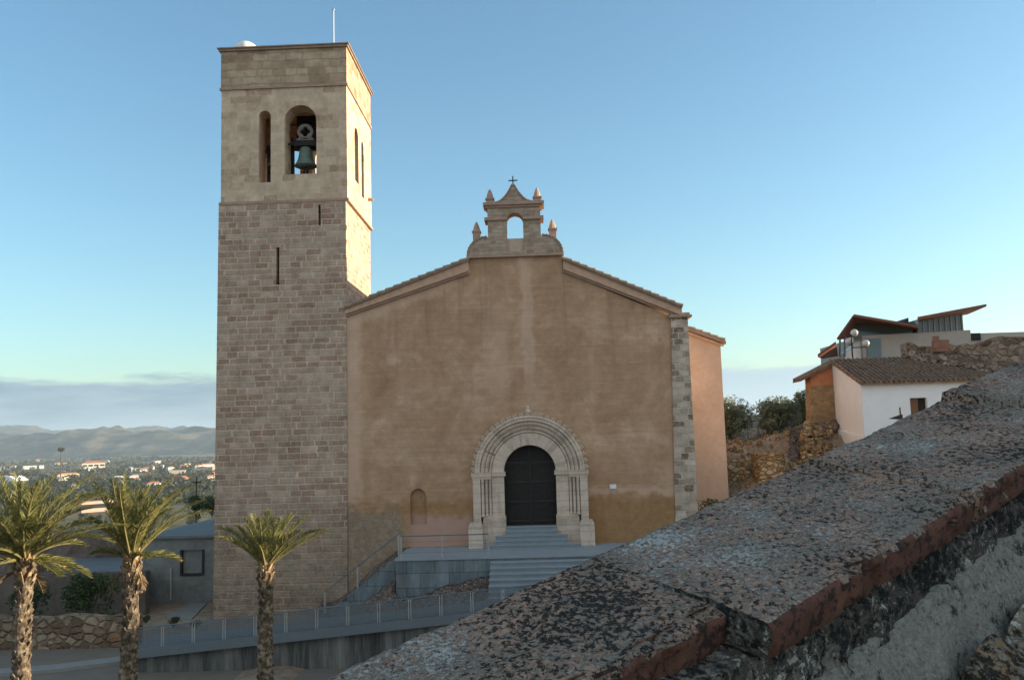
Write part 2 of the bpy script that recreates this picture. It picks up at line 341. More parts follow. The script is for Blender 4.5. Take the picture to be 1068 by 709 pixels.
t = Mat('rubble earth'); v = t.voro(10, out='Color'); e = t.voro(10, 'DISTANCE_TO_EDGE'); n2 = t.noise(6, 6, .7); n1 = t.noise(1, 5)
sepc = t.n.new('ShaderNodeSeparateColor'); t.l.new(v, sepc.inputs[0])
col = t.ramp(sepc.outputs[0], [(0, (.15, .10, .075)), (.5, (.29, .20, .15)), (1, (.38, .29, .23))])
col = t.mix(t.step(e, .0, .12, .45, 1), (.13, .09, .065), col); col = t.mix(.5, col, t.ramp(n2, [(.3, (.6, .6, .6)), (.7, (1.25, 1.25, 1.25))]), 'MULTIPLY')
M['rubble_earth'] = t.out(col, .95, t.bump(t.math('ADD', n2, t.step(e, 0, .15)), 1., .08), 0, .1)

def lichen(name, base, dark=.5, pale=.5, scale=1.0):
    t = Mat(name)
    def off(k):
        v = t.n.new('ShaderNodeVectorMath'); v.operation = 'ADD'; t.l.new(t.obj, v.inputs[0]); v.inputs[1].default_value = (7.3*k, 3.1*k, 5.7*k); return v.outputs[0]
    zone = t.noise(3.2, 4, .55, off(1)); zone2 = t.noise(6.5, 4, .6, off(2))
    mid = t.noise(58*scale, 6, .72, off(3), .3); mid2 = t.noise(55*scale, 6, .72, off(4), .5); mid3 = t.noise(80*scale, 5, .7, off(5), .3)
    fine = t.noise(240*scale, 4, .7, off(6)); grain = t.noise(130*scale, 5, .75)
    f = t.math('ADD', t.math('MULTIPLY', mid3, .5), t.math('MULTIPLY', grain, .5))
    col = t.ramp(f, [(.34, tuple(q*.42 for q in base)), (.48, base), (.64, tuple(min(1, q*1.45) for q in base))])
    # grey crust
    gm = t.step(t.math('ADD', mid2, t.math('MULTIPLY', t.math('SUBTRACT', zone2, .5), .5)), .50-pale*.06, .60-pale*.06)
    col = t.mix(t.math('MULTIPLY', gm, .75), col, t.ramp(grain, [(.35, (.15, .135, .105)), (.55, (.28, .255, .205)), (.72, (.41, .38, .315))]))
    # pale cream rosettes, in drifts
    pm = t.step(t.math('ADD', mid3, t.math('MULTIPLY', t.math('SUBTRACT', zone, .5), .75)), .60-pale*.06, .68-pale*.06)
    col = t.mix(t.math('MULTIPLY', pm, .85), col, t.ramp(fine, [(.3, (.44, .43, .37)), (.6, (.72, .70, .62))]))
    # blackish lichen, in drifts
    dm = t.step(t.math('SUBTRACT', mid, t.math('MULTIPLY', t.math('SUBTRACT', zone, .5), .45)), .60-dark*.13, .67-dark*.13)
    col = t.mix(t.math('MULTIPLY', dm, .92), col, t.ramp(grain, [(.42, (.010, .011, .011)), (.72, (.055, .056, .052))]))
    om = t.math('MULTIPLY', t.step(mid3, .60, .66), t.step(zone2, .52, .62))
    col = t.mix(t.math('MULTIPLY', om, .6), col, (.42, .25, .07))
    sp = t.step(fine, .64, .70)
    col = t.mix(t.math('MULTIPLY', sp, .5), col, (.55, .53, .47))
    h = t.math('ADD', t.math('ADD', t.math('MULTIPLY', pm, .35), t.math('MULTIPLY', dm, .3)), t.math('ADD', t.math('MULTIPLY', grain, 1.0), t.math('MULTIPLY', gm, .25)))
    return t.out(col, .95, t.bump(h, 1., .005), 0, .1)
M['lichen'] = lichen('lichened terracotta', (.46, .285, .195), .62, .58, 1.7)
M['lichen_dark'] = lichen('dark lichened wall', (.10, .085, .07), .95, .15, .9)
M['lichen_tile'] = lichen('lichened roof tile', (.28, .185, .105), .80, .5, .8)
t = Mat('fired tile edge'); n1 = t.noise(12, 5, .7); n2 = t.noise(60, 6, .75); n3 = t.noise(30, 5, .65)
col = t.ramp(n1, [(.35, (.10, .048, .034)), (.65, (.19, .09, .06))])
col = t.mix(t.step(t.math('ADD', t.math('MULTIPLY', n3, .5), t.math('MULTIPLY', n2, .5)), .49, .58, 0, .85), col, (.03, .025, .022)); 
M['tile_edge'] = t.out(col, .95, t.bump(n2, .7, .004), 0, .1)
t = Mat('rough grey mortar'); n1 = t.noise(5, 6, .7); n2 = t.noise(85, 7, .8); n3 = t.noise(30, 7, .76); n4 = t.noise(190, 4, .8)
f = t.math('ADD', t.math('MULTIPLY', n2, .6), t.math('MULTIPLY', n4, .4))
col = t.ramp(f, [(.36, (.11, .10, .08)), (.47, (.29, .265, .215)), (.58, (.42, .385, .32)), (.68, (.58, .54, .46))])
col = t.mix(t.step(t.math('ADD', t.math('MULTIPLY', n3, .6), t.math('MULTIPLY', n1, .4)), .51, .585, 0, .92), col, (.03, .03, .028))
M['mortar'] = t.out(col, .95, t.bump(t.math('ADD', f, n3), 1., .008), 0, .1)

def leafmat(name, stops, scale=1.2, trans=.3, rough=.6):
    t = Mat(name); info = t.n.new('ShaderNodeObjectInfo'); n = t.noise(scale, 4, .7)
    col = t.ramp(n, stops); t.out(col, rough, None, 0, .25)
    tr = t.n.new('ShaderNodeBsdfTranslucent'); t.l.new(col, tr.inputs[0])
    mx = t.n.new('ShaderNodeMixShader'); mx.inputs[0].default_value = trans
    t.l.new(t.b.outputs[0], mx.inputs[1]); t.l.new(tr.outputs[0], mx.inputs[2])
    t.l.new(mx.outputs[0], t.n['Material Output'].inputs['Surface']); return t.m
M['frond'] = leafmat('palm frond', [(.32, (.10, .105, .03)), (.5, (.22, .205, .065)), (.68, (.38, .32, .13))], 4)
M['deadleaf'] = leafmat('dead palm leaf', [(.35, (.14, .09, .045)), (.65, (.28, .19, .10))], 4, .2)
M['rachis'] = plain('palm leaf stalk', (.20, .165, .06), .7, .2, 6)
M['leaf'] = leafmat('shrub leaf', [(.35, (.035, .055, .018)), (.5, (.065, .085, .03)), (.68, (.12, .125, .05))], 1.5)
M['olive'] = leafmat('olive leaf', [(.35, (.11, .125, .065)), (.5, (.22, .225, .125)), (.68, (.34, .33, .19))], 1.5)
M['farleaf'] = leafmat('far tree leaf', [(.38, (.024, .031, .017)), (.5, (.05, .055, .028)), (.62, (.10, .09, .05))], .05)
M['bark'] = plain('bark', (.12, .085, .06), .95, .35, 6, bump=.8)
t = Mat('palm bark'); n1 = t.noise(7, 4, .7); n2 = t.noise(40, 5, .7); x, y, z = t.xyz()
col = t.ramp(n1, [(.34, (.05, .036, .025)), (.5, (.14, .10, .066)), (.66, (.38, .29, .20))])
M['palmbark'] = t.out(col, .95, t.bump(n2, .8, .01), 0, .1)
t = Mat('palm leaf base'); n1 = t.noise(9, 4, .7)
M['palmboot'] = t.out(t.ramp(n1, [(.32, (.19, .11, .06)), (.5, (.36, .23, .13)), (.68, (.50, .36, .22))]), .9, None, 0, .1)

# ------------------------------------------------------------------ mesh helpers
def wloc(o):
    v = Vector((0, 0, 0))
    while o is not None:
        v += Vector(o.location); o = o.parent
    return v
class MB:
    def __init__(s): s.v = []; s.f = []
    def face(s, pts):
        i = len(s.v); s.v += [Vector(p) for p in pts]; s.f.append(tuple(range(i, i+len(pts))))
    def hexa(s, c):
        i = len(s.v); s.v += [Vector(p) for p in c]
        for f in ((0, 3, 2, 1), (4, 5, 6, 7), (0, 1, 5, 4), (1, 2, 6, 5), (2, 3, 7, 6), (3, 0, 4, 7)):
            s.f.append(tuple(i+k for k in f))
    def box(s, x0, x1, y0, y1, z0, z1):
        s.hexa([(x0, y0, z0), (x1, y0, z0), (x1, y1, z0), (x0, y1, z0), (x0, y0, z1), (x1, y0, z1), (x1, y1, z1), (x0, y1, z1)])
    def prism(s, poly, P, w0, w1):
        n = len(poly); i = len(s.v)
        s.v += [Vector(P(a, b, w0)) for a, b in poly] + [Vector(P(a, b, w1)) for a, b in poly]
        s.f.append(tuple(i+k for k in range(n))); s.f.append(tuple(i+n+k for k in reversed(range(n))))
        for k in range(n): s.f.append((i+k, i+(k+1) % n, i+n+(k+1) % n, i+n+k))
    def plate(s, outline, holes, P, w0, w1):
        loops = [outline]+holes; flat = [p for L in loops for p in L]; n = len(flat); i = len(s.v)
        tri = tessellate_polygon([[Vector((a, b, 0)) for a, b in L] for L in loops])
        s.v += [Vector(P(a, b, w0)) for a, b in flat] + [Vector(P(a, b, w1)) for a, b in flat]
        for q in tri:
            s.f.append(tuple(i+k for k in q)); s.f.append(tuple(i+n+k for k in reversed(q)))
        o = i
        for L in loops:
            k = len(L)
            for j in range(k): s.f.append((o+j, o+(j+1) % k, o+n+(j+1) % k, o+n+j))
            o += k
    def tube(s, pts, r, n=8, cap=True):
        pts = [Vector(p) for p in pts]; rs = r if isinstance(r, (list, tuple)) else [r]*len(pts); i = len(s.v)
        for k, p in enumerate(pts):
            d = (pts[min(k+1, len(pts)-1)]-pts[max(k-1, 0)]).normalized()
            a = d.cross(Vector((0, 0, 1)) if abs(d.z) < .9 else Vector((1, 0, 0))).normalized(); b = d.cross(a)
            for j in range(n):
                t_ = 2*pi*(j+.5)/n; s.v.append(p+(a*cos(t_)+b*sin(t_))*rs[k])
        for k in range(len(pts)-1):
            for j in range(n):
                s.f.append((i+k*n+j, i+k*n+(j+1) % n, i+(k+1)*n+(j+1) % n, i+(k+1)*n+j))
        if cap:
            s.f.append(tuple(i+j for j in range(n))); e = i+(len(pts)-1)*n; s.f.append(tuple(e+j for j in reversed(range(n))))
    def lathe(s, prof, c, n=16):
        i = len(s.v); c = Vector(c)
        for r_, z_ in prof:
            for j in range(n): s.v.append(c+Vector((r_*cos(2*pi*j/n), r_*sin(2*pi*j/n), z_)))
        for k in range(len(prof)-1):
            for j in range(n): s.f.append((i+k*n+j, i+k*n+(j+1) % n, i+(k+1)*n+(j+1) % n, i+(k+1)*n+j))
        s.f.append(tuple(i+j for j in reversed(range(n)))); e = i+(len(prof)-1)*n; s.f.append(tuple(e+j for j in range(n)))
    def sphere(s, c, r, n=12):
        s.lathe([(max(.001, r*sin(pi*k/n)), -r*cos(pi*k/n)) for k in range(n+1)], c, n)
    def leaves(s, c, rad, n, size, rg, shell=.35):
        c = Vector(c)
        for _ in range(n):
            while True:
                p = Vector((rg.uniform(-1, 1), rg.uniform(-1, 1), rg.uniform(-1, 1)))
                if shell < p.length < 1: break
            p = Vector((p.x*rad[0], p.y*rad[1], p.z*rad[2]))
            a = Vector((rg.gauss(0, 1), rg.gauss(0, 1), rg.gauss(0, 1))).normalized(); b = a.orthogonal().normalized()
            z_ = size*rg.uniform(.6, 1.3)
            s.face([c+p-a*z_, c+p+b*z_*.45, c+p+a*z_, c+p-b*z_*.45])
    def grid(s, nu, nv, fn):
        i = len(s.v)
        for a in range(nu+1):
            for b in range(nv+1): s.v.append(Vector(fn(a/nu, b/nv)))
        for a in range(nu):
            for b in range(nv):
                q = i+a*(nv+1)+b; s.f.append((q, q+nv+1, q+nv+2, q+1))
    def build(s, name, mat, parent=None, base=None, smooth=False, recalc=True):
        off = wloc(parent) if parent else Vector(base or (0, 0, 0))
        me = bpy.data.meshes.new(name); me.from_pydata([tuple(p-off) for p in s.v], [], s.f)
        if recalc:
            bm = bmesh.new(); bm.from_mesh(me); bmesh.ops.remove_doubles(bm, verts=bm.verts, dist=1e-5) if len(s.v) < 20000 else None
            bmesh.ops.recalc_face_normals(bm, faces=bm.faces); bm.to_mesh(me); bm.free()
        me.materials.append(mat if not isinstance(mat, str) else M[mat])
        if smooth: me.polygons.foreach_set('use_smooth', [True]*len(me.polygons))
        o = bpy.data.objects.new(name, me); COL.objects.link(o)
        if parent: o.parent = parent
        else: o.location = off
        return o

def tag(o, label=None, cat=None, group=None, kind=None):
    if label: o['label'] = label
    if cat: o['category'] = cat
    if group: o['group'] = group
    if kind: o['kind'] = kind
    return o
def thing(name, label, cat, loc, group=None):
    o = bpy.data.objects.new(name, None); COL.objects.link(o); o.location = loc; o.empty_display_size = .3
    return tag(o, label, cat, group)
def copy_tree(o, parent=None):
    c = o.copy(); COL.objects.link(c)
    if parent: c.parent = parent
    for ch in o.children: copy_tree(ch, c)
    return c
def XZ(Y0):   # front-facing plates: (x, z, depth)
    return lambda a, b, w_: (a, Y0+w_, b)
def YZ(X0):
    return lambda a, b, w_: (X0+w_, a, b)
def arch(cx, z0, zs, r, n=14, flip=False):
    return [(cx-r, z0)]+[(cx-r*cos(pi*k/n), zs+r*sin(pi*k/n)) for k in range(n+1)]+[(cx+r, z0)]
def rect(a0, a1, b0, b1): return [(a0, b0), (a1, b0), (a1, b1), (a0, b1)]
def sm(x, a, b):
    t_ = max(0, min(1, (x-a)/(b-a))); return t_*t_*(3-2*t_)
def fbm(x, y, s=1., o=4, seed=0):
    return noise.fractal(Vector((x*s+seed, y*s-seed*.7, seed*.3)), 1.0, 2.0, o)

D = 38.0
# ------------------------------------------------------------------ ground
PLAIN = -60.0
def gz(x, y):
    # left yard and road
    z = -2.1
    z -= .95*sm(-x, 8, 16)*sm(37-y, 0, 4)
    z += .0*x
    # plaza side and the slope that climbs on the right
    zr = -.45+(3.7+1.3*sm(y, 21.3, 23.2)+.6*sm(y, 23.5, 26))*sm(x, 5, 17)  # hidden near slope stepped in height to set the shade on the palm trunks
    zb = .35+(1.3+.42*max(-1, min(y-44, 5.2)))*sm(x, 5, 8.6)+.25*max(0, min(x, 17)-9)
    r_ = zr+(zb-zr)*sm(y, 37, 43)
    r_ += 2.4*sm(x, 16, 24)*sm(y, 44, 54)
    z = z+(r_-z)*sm(x, -4.5, 4.5)
    z -= 1.9*sm(33.2-y, 0, 3.5)*(1-sm(x, 1, 7))*sm(x, -9, -4)
    # hill falls away to the plain
    d = max(0, y-58) if x > 4 else max(0, y-50)
    dl = max(0, -x-34)+max(0, x-75)*.6
    d = sqrt(d*d+dl*dl)
    z = z+(PLAIN-z)*sm(d, 0, 420)
    if y < 30: z += .0
    n_ = fbm(x, y, .22, 4)*.12+fbm(x, y, .05, 3, 3)*.2
    rough = sm(x, 6, 10)*(1-sm(y, 62, 70))
    z += n_*(.15+.85*max(sm(d, 0, 60), 0))+rough*(fbm(x, y, .55, 5, 9)*.45)*sm(y, 38, 42)
    return z
def axis(lo, hi, near0, near1, st):
    v = []; a = near0
    while a <= near1: v.append(a); a += st
    s_ = st; b = v[-1]
    while b < hi: s_ *= 1.16; b += s_; v.append(b)
    s_ = st; b = near0; L = []
    while b > lo: s_ *= 1.16; b -= s_; L.append(b)
    return L[::-1]+v
xs = axis(-16000, 16000, -30, 36, .5); ys = axis(-300, 16000, -4, 66, .5)
g = MB()
for a in xs:
    for b in ys: g.v.append(Vector((a, b, gz(a, b))))
nb = len(ys)
for i in range(len(xs)-1):
    for j in range(nb-1):
        g.f.append((i*nb+j, (i+1)*nb+j, (i+1)*nb+j+1, i*nb+j+1))
tag(g.build('ground', 'ground', smooth=True, recalc=False), kind='structure')

# far hills beyond the plain
def hillmesh(x0, x1, y0, y1, hfun, nu=150, nv=26):
    b = MB()
    def fn(u, v):
        x = x0+(x1-x0)*u; y = y0+(y1-y0)*v
        prof = sin(pi*min(1, max(0, v)))**.8
        h = hfun(x, u)*prof*(.62+.75*noise.ridged_multi_fractal(Vector((x*.0011, y*.0011, 2.2)), .9, 2.1, 5, 1.0, 2.0)*.55)
        h += 26*fbm(x, y, .004, 4)*prof
        return (x, y, PLAIN-4+max(0, h))
    b.grid(nu, nv, fn); return b
def h1(x, u):
    return 80+128*math.exp(-((x+4150)/900)**2)+110*math.exp(-((x+5600)/700)**2)+120*math.exp(-((x+2600)/800)**2)+45*fbm(x, 0, .001, 3)
def h2(x, u):
    return 235+55*fbm(x, 5, .0006, 5)+95*math.exp(-((x+7200)/700)**2)+75*math.exp(-((x+2600)/900)**2)+60*math.exp(-((x+4900)/500)**2)
tag(hillmesh(-8500, -300, 7200, 9600, h1, 240, 40).build('hills', 'hill', smooth=True, recalc=False), kind='structure')
tag(hillmesh(-12500, -300, 10200, 13200, h2, 220, 30).build('mountains', 'hill', smooth=True, recalc=False), kind='structure')

# ------------------------------------------------------------------ bell tower
TW = thing('bell_tower', 'tall square stone bell tower with arched belfry openings, left of the church facade', 'tower', (-11, 41, -2.1))
ZS = 15.85
def shaft_front(a, b, w_):
    t_ = (ZS-b)/18; return (a+(-.13+.05*(a+13.92)/5.68)*t_, 38.0+w_-.0*t_, b)
XL, XR, YB = -13.92, -8.24, 43.7
b = MB()
b.plate(rect(XL, XR, -3.2, ZS), [rect(-9.46, -9.36, 14.73, 15.66), rect(-11.33, -11.19, 12.14, 13.81)], shaft_front, 0, .9)
b.hexa([(XL-.13, 38.9, -3.2), (XL+.77, 38.9, -3.2), (XL+.77, YB, -3.2), (XL-.13, YB, -3.2), (XL, 38.9, ZS), (XL+.9, 38.9, ZS), (XL+.9, YB, ZS), (XL, YB, ZS)])
b.hexa([(XR-1, 38.9, -3.2), (XR-.08, 38.9, -3.2), (XR-.08, YB, -3.2), (XR-1, YB, -3.2), (XR-.9, 38.9, ZS), (XR, 38.9, ZS), (XR, YB, ZS), (XR-.9, YB, ZS)])
b.box(XL+.9, XR-.9, YB-.9, YB-.002, -3.2, ZS-.002)
b.build('shaft', 'shaft', TW)
BL, BR = -13.84, -8.17
b = MB()
big = arch(-10.26, 17.10, 19.56, .72); sml = arch(-11.87, 16.78, 19.82, .27)
b.plate(rect(BL, BR, ZS, 21.1), [big, sml], XZ(38.03), 0, .9)
b.plate(rect(BL, BR, ZS, 21.1), [big, arch(-11.87, 16.78, 19.82, .3)], XZ(YB-.9), 0, .9)
b.plate(rect(38.93, YB-.9, ZS, 21.1), [arch(40.15, 17.25, 19.45, .42), arch(41.55, 16.9, 19.4, .30)], YZ(BR), 0, -.9)
b.plate(rect(38.93, YB-.9, ZS, 21.1), [arch(40.15, 17.25, 19.45, .42), arch(41.55, 16.9, 19.4, .30)], YZ(BL), 0, .9)
b.build('belfry', 'belfry', TW)
b = MB(); b.box(BL+.9, BR-.9, 38.93, YB-.9, 16.1, 16.6); b.build('belfry_floor', 'stonetrim', TW)
b = MB(); b.box(BL-.02, BR+.02, 38.0, YB+.02, 21.2, 22.9); b.build('parapet', 'parapet', TW)
def ring(b, x0, x1, y0, y1, z0, z1, p):
    b.box(x0-p, x1+p, y0-p, y0+.3, z0, z1); b.box(x0-p, x1+p, y1-.3, y1+p, z0, z1)
    b.box(x0-p, x0+.3, y0+.3, y1-.3, z0, z1); b.box(x1-.3, x1+p, y0+.3, y1-.3, z0, z1)
for z0, z1, p, nm in ((ZS-.05, ZS+.07, .07, 'string_course'), (21.1, 21.2, .07, 'string_course')):
    b = MB(); ring(b, BL, BR, 38.03, YB, z0, z1, p); b.build(nm, 'stonetrim', TW)
b = MB(); ring(b, BL, BR, 38.0, YB, 22.9, 23.0, .10); ring(b, BL, BR, 38.0, YB, 23.0, 23.05, .16)
b.build('cornice', 'tile_church', TW)
b = MB(); b.box(BL+.2, BR-.2, 38.25, YB-.2, 22.85, 23.02); b.build('roof', 'stonetrim', TW)
b = MB(); b.lathe([(.56, 0), (.55, .30), (.48, .45), (.3, .58), (.05, .63)], (-12.98, 38.75, 23.03), 20); b.build('dome', 'white_warm', TW, smooth=True)
b = MB(); b.tube([(-8.95, 39.0, 23.2), (-8.95, 39.0, 25.15)], .025, 6); b.sphere((-8.95, 39.0, 25.2), .06, 8); b.lathe([(.16, 0), (.14, .16), (.03, .2)], (-8.95, 39, 23.04), 10)
b.build('lightning_rod', 'steel', TW)
b = MB(); b.tube([(BR-.1, 42.9, 17.2), (BR+.24, 42.9, 17.16)], [.10, .07], 8); b.build('water_spout', 'stonetrim', TW)

def bell(name, label, c, r, h, ringyoke):
    x, y, z = c
    t_ = thing(name, label, 'bell', (x, y, z), 'bronze bells in the belfry')
    b = MB(); pr = [(1, 0), (.97, .06), (.80, .20), (.68, .38), (.60, .6), (.56, .8), (.42, .94), (.12, 1.0)]
    b.lathe([(r*p, h*q) for p, q in pr], c, 28); b.build('bell_body', 'bronze', t_, smooth=True)
    b = MB(); b.tube([(x, y, z+h*.5), (x, y, z-.22)], .035, 8); b.sphere((x, y, z-.26), .13, 10); b.build('clapper', 'iron', t_)
    b = MB()
    b.box(x-r*1.15, x+r*1.15, y-.09, y+.09, z+h+.04, z+h+.26)
    for s in (-1, 1):
        b.tube([(x+s*.12, y, z+h-.03), (x+s*.12, y, z+h+.1)], .04, 6)
        b.tube([(x+s*r*1.1, y, z+h+.15), (x+s*(r*1.1+.4), y, z+h+.15)], .05, 8)
        b.box(x+s*r*.9-.03, x+s*r*.9+.03, y-.12, y+.12, z+h, z+h+.34)
    b.build('headstock', 'wood_dark', t_)
    if ringyoke:
        cz = z+h+.68; b = MB()
        P = lambda a, q, w_: (x+a, y-.10+w_, cz+q)
        out_ = [(.36*cos(2*pi*k/28), .36*sin(2*pi*k/28)) for k in range(28)]
        q4 = []
        for k in range(4):
            for j in range(7):
                an = k*pi/2+(-pi*.5+pi*j/6)*.98
                cx, cy = .13*cos(k*pi/2), .13*sin(k*pi/2)
                q4.append((cx+.105*cos(an), cy+.105*sin(an)))
        b.plate(out_, [q4], P, 0, .18)
        b.prism([(-.42, -.40), (.42, -.40), (.30, -.26), (.16, -.30), (-.16, -.30), (-.30, -.26)], P, 0, .18)
        b.build('counterweight', 'woodgrey', t_)
    return t_
bell('bell', 'large green bronze bell under a ring shaped yoke, in the wide belfry arch', (-10.18, 38.62, 17.62), .50, .92, True)
bell('bell', 'small dark bell half hidden in the narrow left belfry arch', (-11.87, 39.35, 17.9), .30, .6, False)
b = MB(); b.box(-11.0, -9.5, 39.3, 39.5, 16.6, 17.25); b.box(-11.02, -10.9, 39.2, 39.4, 16.6, 19.2); b.box(-9.62, -9.5, 39.2, 39.4, 16.6, 19.2)
b.box(-11.02, -9.5, 39.2, 39.4, 18.62, 18.82); b.box(-12.1, -11.6, 39.25, 39.45, 17.6, 17.75); b.box(-12.12, -12.04, 39.2, 39.5, 16.6, 18.9); b.box(-11.70, -11.62, 39.2, 39.5, 16.6, 18.9)
b.box(-11.02, -9.5, 40.2, 40.28, 18.9, 20.6); b.box(-12.2, -11.5, 40.2, 40.28, 18.2, 20.6); b.build('frame_and_shade_boards', 'wood_dark', TW)  # broad back boards added to darken the openings behind the bells

# ------------------------------------------------------------------ church
CH = thing('church', 'church with brown plaster gabled facade, open bellcote on top and round arched stone portal', 'church', (0, D, 0))
PC = -.47      # portal centre
BC = -.82      # bellcote centre
TH = 1.47      # threshold height
b = MB()
outl = [(-8.3, -2.6), (5.9, -1.2), (5.9, 10.12), (1.24, 12.3), (1.24, 13.0), (-2.84, 13.0), (-2.84, 12.36), (-8.3, 10.62)]
door_h = arch(PC, TH, 3.72, 1.1, 20); nich = arch(-5.26, 1.63, 2.78, .35, 10)
b.plate(outl, [door_h, nich], XZ(38.06), 0, .6); b.build('facade_wall', 'plaster', CH)
b = MB(); b.box(-5.7, -4.85, 38.28, 38.6, 1.5, 3.25); b.build('niche', 'plaster', CH)
b = MB()
b.box(-8.1, 6.45, 38.67, 58, -2.5, 9.9)
b.prism([(-8.1, 9.9), (6.45, 9.9), (-.8, 13.0)], XZ(38.67), 0, 19.3); b.build('nave_wall', 'chapel', CH)
# roof planes with their tiles at the verge
def rake(x0, z0a, z0b, x1, z1a, z1b, nm):
    b = MB(); P = XZ(37.82)
    b.prism([(x0, z0a), (x1, z1a), (x1, z1b), (x0, z0b)], P, 0, .23)
    b.build('raking_cornice', 'fascia', CH)
    b = MB()
    b.prism([(x0, z0a-.10), (x1, z1a-.10), (x1, z1a-.002), (x0, z0a-.002)], XZ(37.92), 0, .13)
    b.build('cornice_moulding', 'stonetrim', CH)
    b = MB()
    b.prism([(x0-.0, z0b+.002), (x1, z1b+.002), (x1, z1b+.07), (x0, z0b+.07)], XZ(37.72), 0, 21)
    L = Vector((x1-x0, 0, z1b-z0b)); n = int(L.length/.36); u = L.normalized(); nn = Vector((-u.z, 0, u.x)); nn = nn if nn.z > 0 else -nn
    dn = u if u.z < 0 else -u
    for k in range(n):
        c = Vector((x0, 0, z0b+.07))+L*((k+.5)/n)
        p0, p1 = c-dn*.24+nn*.005, c+dn*.2+nn*.05
        for yy in (37.76, 38.0, 38.24):
            b.tube([(p0.x, yy, p0.z), (p1.x, yy, p1.z)], [.075, .095], 7)
    b.build('roof', 'tile_church', CH)
rake(-8.26, 10.72, 10.93, -2.86, 12.42, 12.86, 'l')
rake(1.26, 12.36, 12.74, 6.28, 10.16, 10.46, 'r')
b = MB()
b.hexa([(5.52, 37.96, -1.2), (6.56, 37.96, -1.2), (6.56, 38.9, -1.2), (5.52, 38.9, -1.2), (5.82, 37.96, 10.1), (6.53, 37.96, 10.1), (6.53, 38.9, 10.1), (5.82, 38.9, 10.1)])
b.build('quoin_pier', 'quoin', CH)
b = MB(); b.box(5.72, 6.70, 37.84, 39.0, 10.1, 10.2); b.box(5.8, 6.62, 37.9, 39.0, 10.202, 10.3); b.build('pier_cap', 'stonetrim', CH)
# side chapel
b = MB()
b.prism([(6.46, -1), (9.12, -1), (9.12, 9.55), (6.46, 10.62)], XZ(44.0), 0, 9); b.build('side_chapel_wall', 'chapel', CH)
b = MB()
b.prism([(6.46, 10.62), (9.36, 9.46), (9.36, 9.6), (6.46, 10.76)], XZ(43.78), 0, 9.3)
for k in range(8):
    xx = 6.6+k*.36; zz = 10.76-(xx-6.46)*.4
    b.tube([(xx-.2, 43.84, zz+.08), (xx+.2, 43.84, zz-.03)], [.08, .1], 7)
b.build('side_chapel_roof', 'tile_church', CH)
b = MB(); b.prism([(6.46, 10.44), (9.25, 9.34), (9.25, 9.44), (6.46, 10.60)], XZ(43.88), 0, .115); b.build('side_chapel_cornice', 'fascia', CH)

# bellcote
b = MB(); Z0 = 13.12
half = [(2.06, 0)]+[(1.2+.86*cos(pi/2*k/8)*1.0, .81*sin(pi/2*k/8)) for k in range(1, 9)]+[(1.16, .81), (1.16, 2.15), (1.1, 2.15)]
og = [(.80-(.76)*(k/8), 2.33+.80*((k/8)**2.0)*.98) for k in range(9)]
body = half+[(1.1, 2.32), (.80, 2.32)]+og+[(.035, 3.14)]
pts = body+[(-p, q) for p, q in reversed(body)]
op = arch(.03, .12, 1.50, .36, 12)
b.plate([(BC+p, Z0+q) for p, q in pts], [[(BC+p, Z0+q) for p, q in op]], XZ(38.02), 0, .72)
bc = b.build('bellcote', 'bellcote', CH)
b = MB(); b.box(BC-2.12, BC+2.12, 37.86, 38.9, 13.0, 13.12); b.build('bellcote_base', 'stonetrim', bc)
b = MB(); b.box(BC+.03-.358, BC+.03+.358, 38.16, 38.6, 13.242, Z0+.74); b.build('sill_panel', 'chapel', bc)
for s in (-1, 1):
    b = MB(); xa, xb = (BC-1.30, BC-.335) if s < 0 else (BC+.395, BC+1.30)
    b.box(xa, xb, 37.92, 38.84, Z0+1.54, Z0+1.68); b.build('impost', 'stonetrim', bc)
b = MB(); b.box(BC-1.24, BC+1.24, 37.95, 38.8, Z0+2.1, Z0+2.2); b.box(BC-1.34, BC+1.34, 37.86, 38.9, Z0+2.203, Z0+2.34); b.build('cornice', 'stonetrim', bc)
for s in (-1, 1):
    b = MB(); c_ = MB()
    for k in range(8):
        a0, a1 = half[k], half[k+1]
        b.prism([(BC+s*a0[0], Z0+a0[1]), (BC+s*a1[0], Z0+a1[1]), (BC+s*(a1[0]+.02), Z0+a1[1]+.07), (BC+s*(a0[0]+.07), Z0+a0[1]+.02)], XZ(37.96), 0, .84)
        q0, q1 = og[k], og[k+1]
        c_.prism([(BC+s*q0[0], Z0+q0[1]), (BC+s*q1[0], Z0+q1[1]), (BC+s*(q1[0]+.02), Z0+q1[1]+.05), (BC+s*(q0[0]+.02), Z0+q0[1]+.06)], XZ(37.96), 0, .84)
    b.build('scroll_coping', 'stonetrim', bc); c_.build('gable_coping', 'stonetrim', bc)
for px_, pz, hh in ((-1.05, 2.34, .62), (1.05, 2.34, .62), (-1.68, .62, .88), (1.68, .62, .88)):
    b = MB(); cx, z_ = BC+px_, Z0+pz
    bh = hh-.40
    b.box(cx-.16, cx+.16, 38.22, 38.54, z_, z_+bh); b.box(cx-.20, cx+.20, 38.18, 38.58, z_+bh, z_+bh+.06)
    b.lathe([(.17, bh+.06), (.13, bh+.25), (.06, bh+.44), (.015, bh+.5)], (cx, 38.38, z_), 8); b.build('pinnacle', 'stonetrim', bc)
b = MB(); b.tube([(BC, 38.38, Z0+3.12), (BC, 38.38, Z0+3.62)], .03, 6); b.tube([(BC-.2, 38.38, Z0+3.42), (BC+.2, 38.38, Z0+3.42)], .03, 6); b.sphere((BC, 38.38, Z0+3.14), .07, 8)
b.build('iron_cross', 'iron', bc)

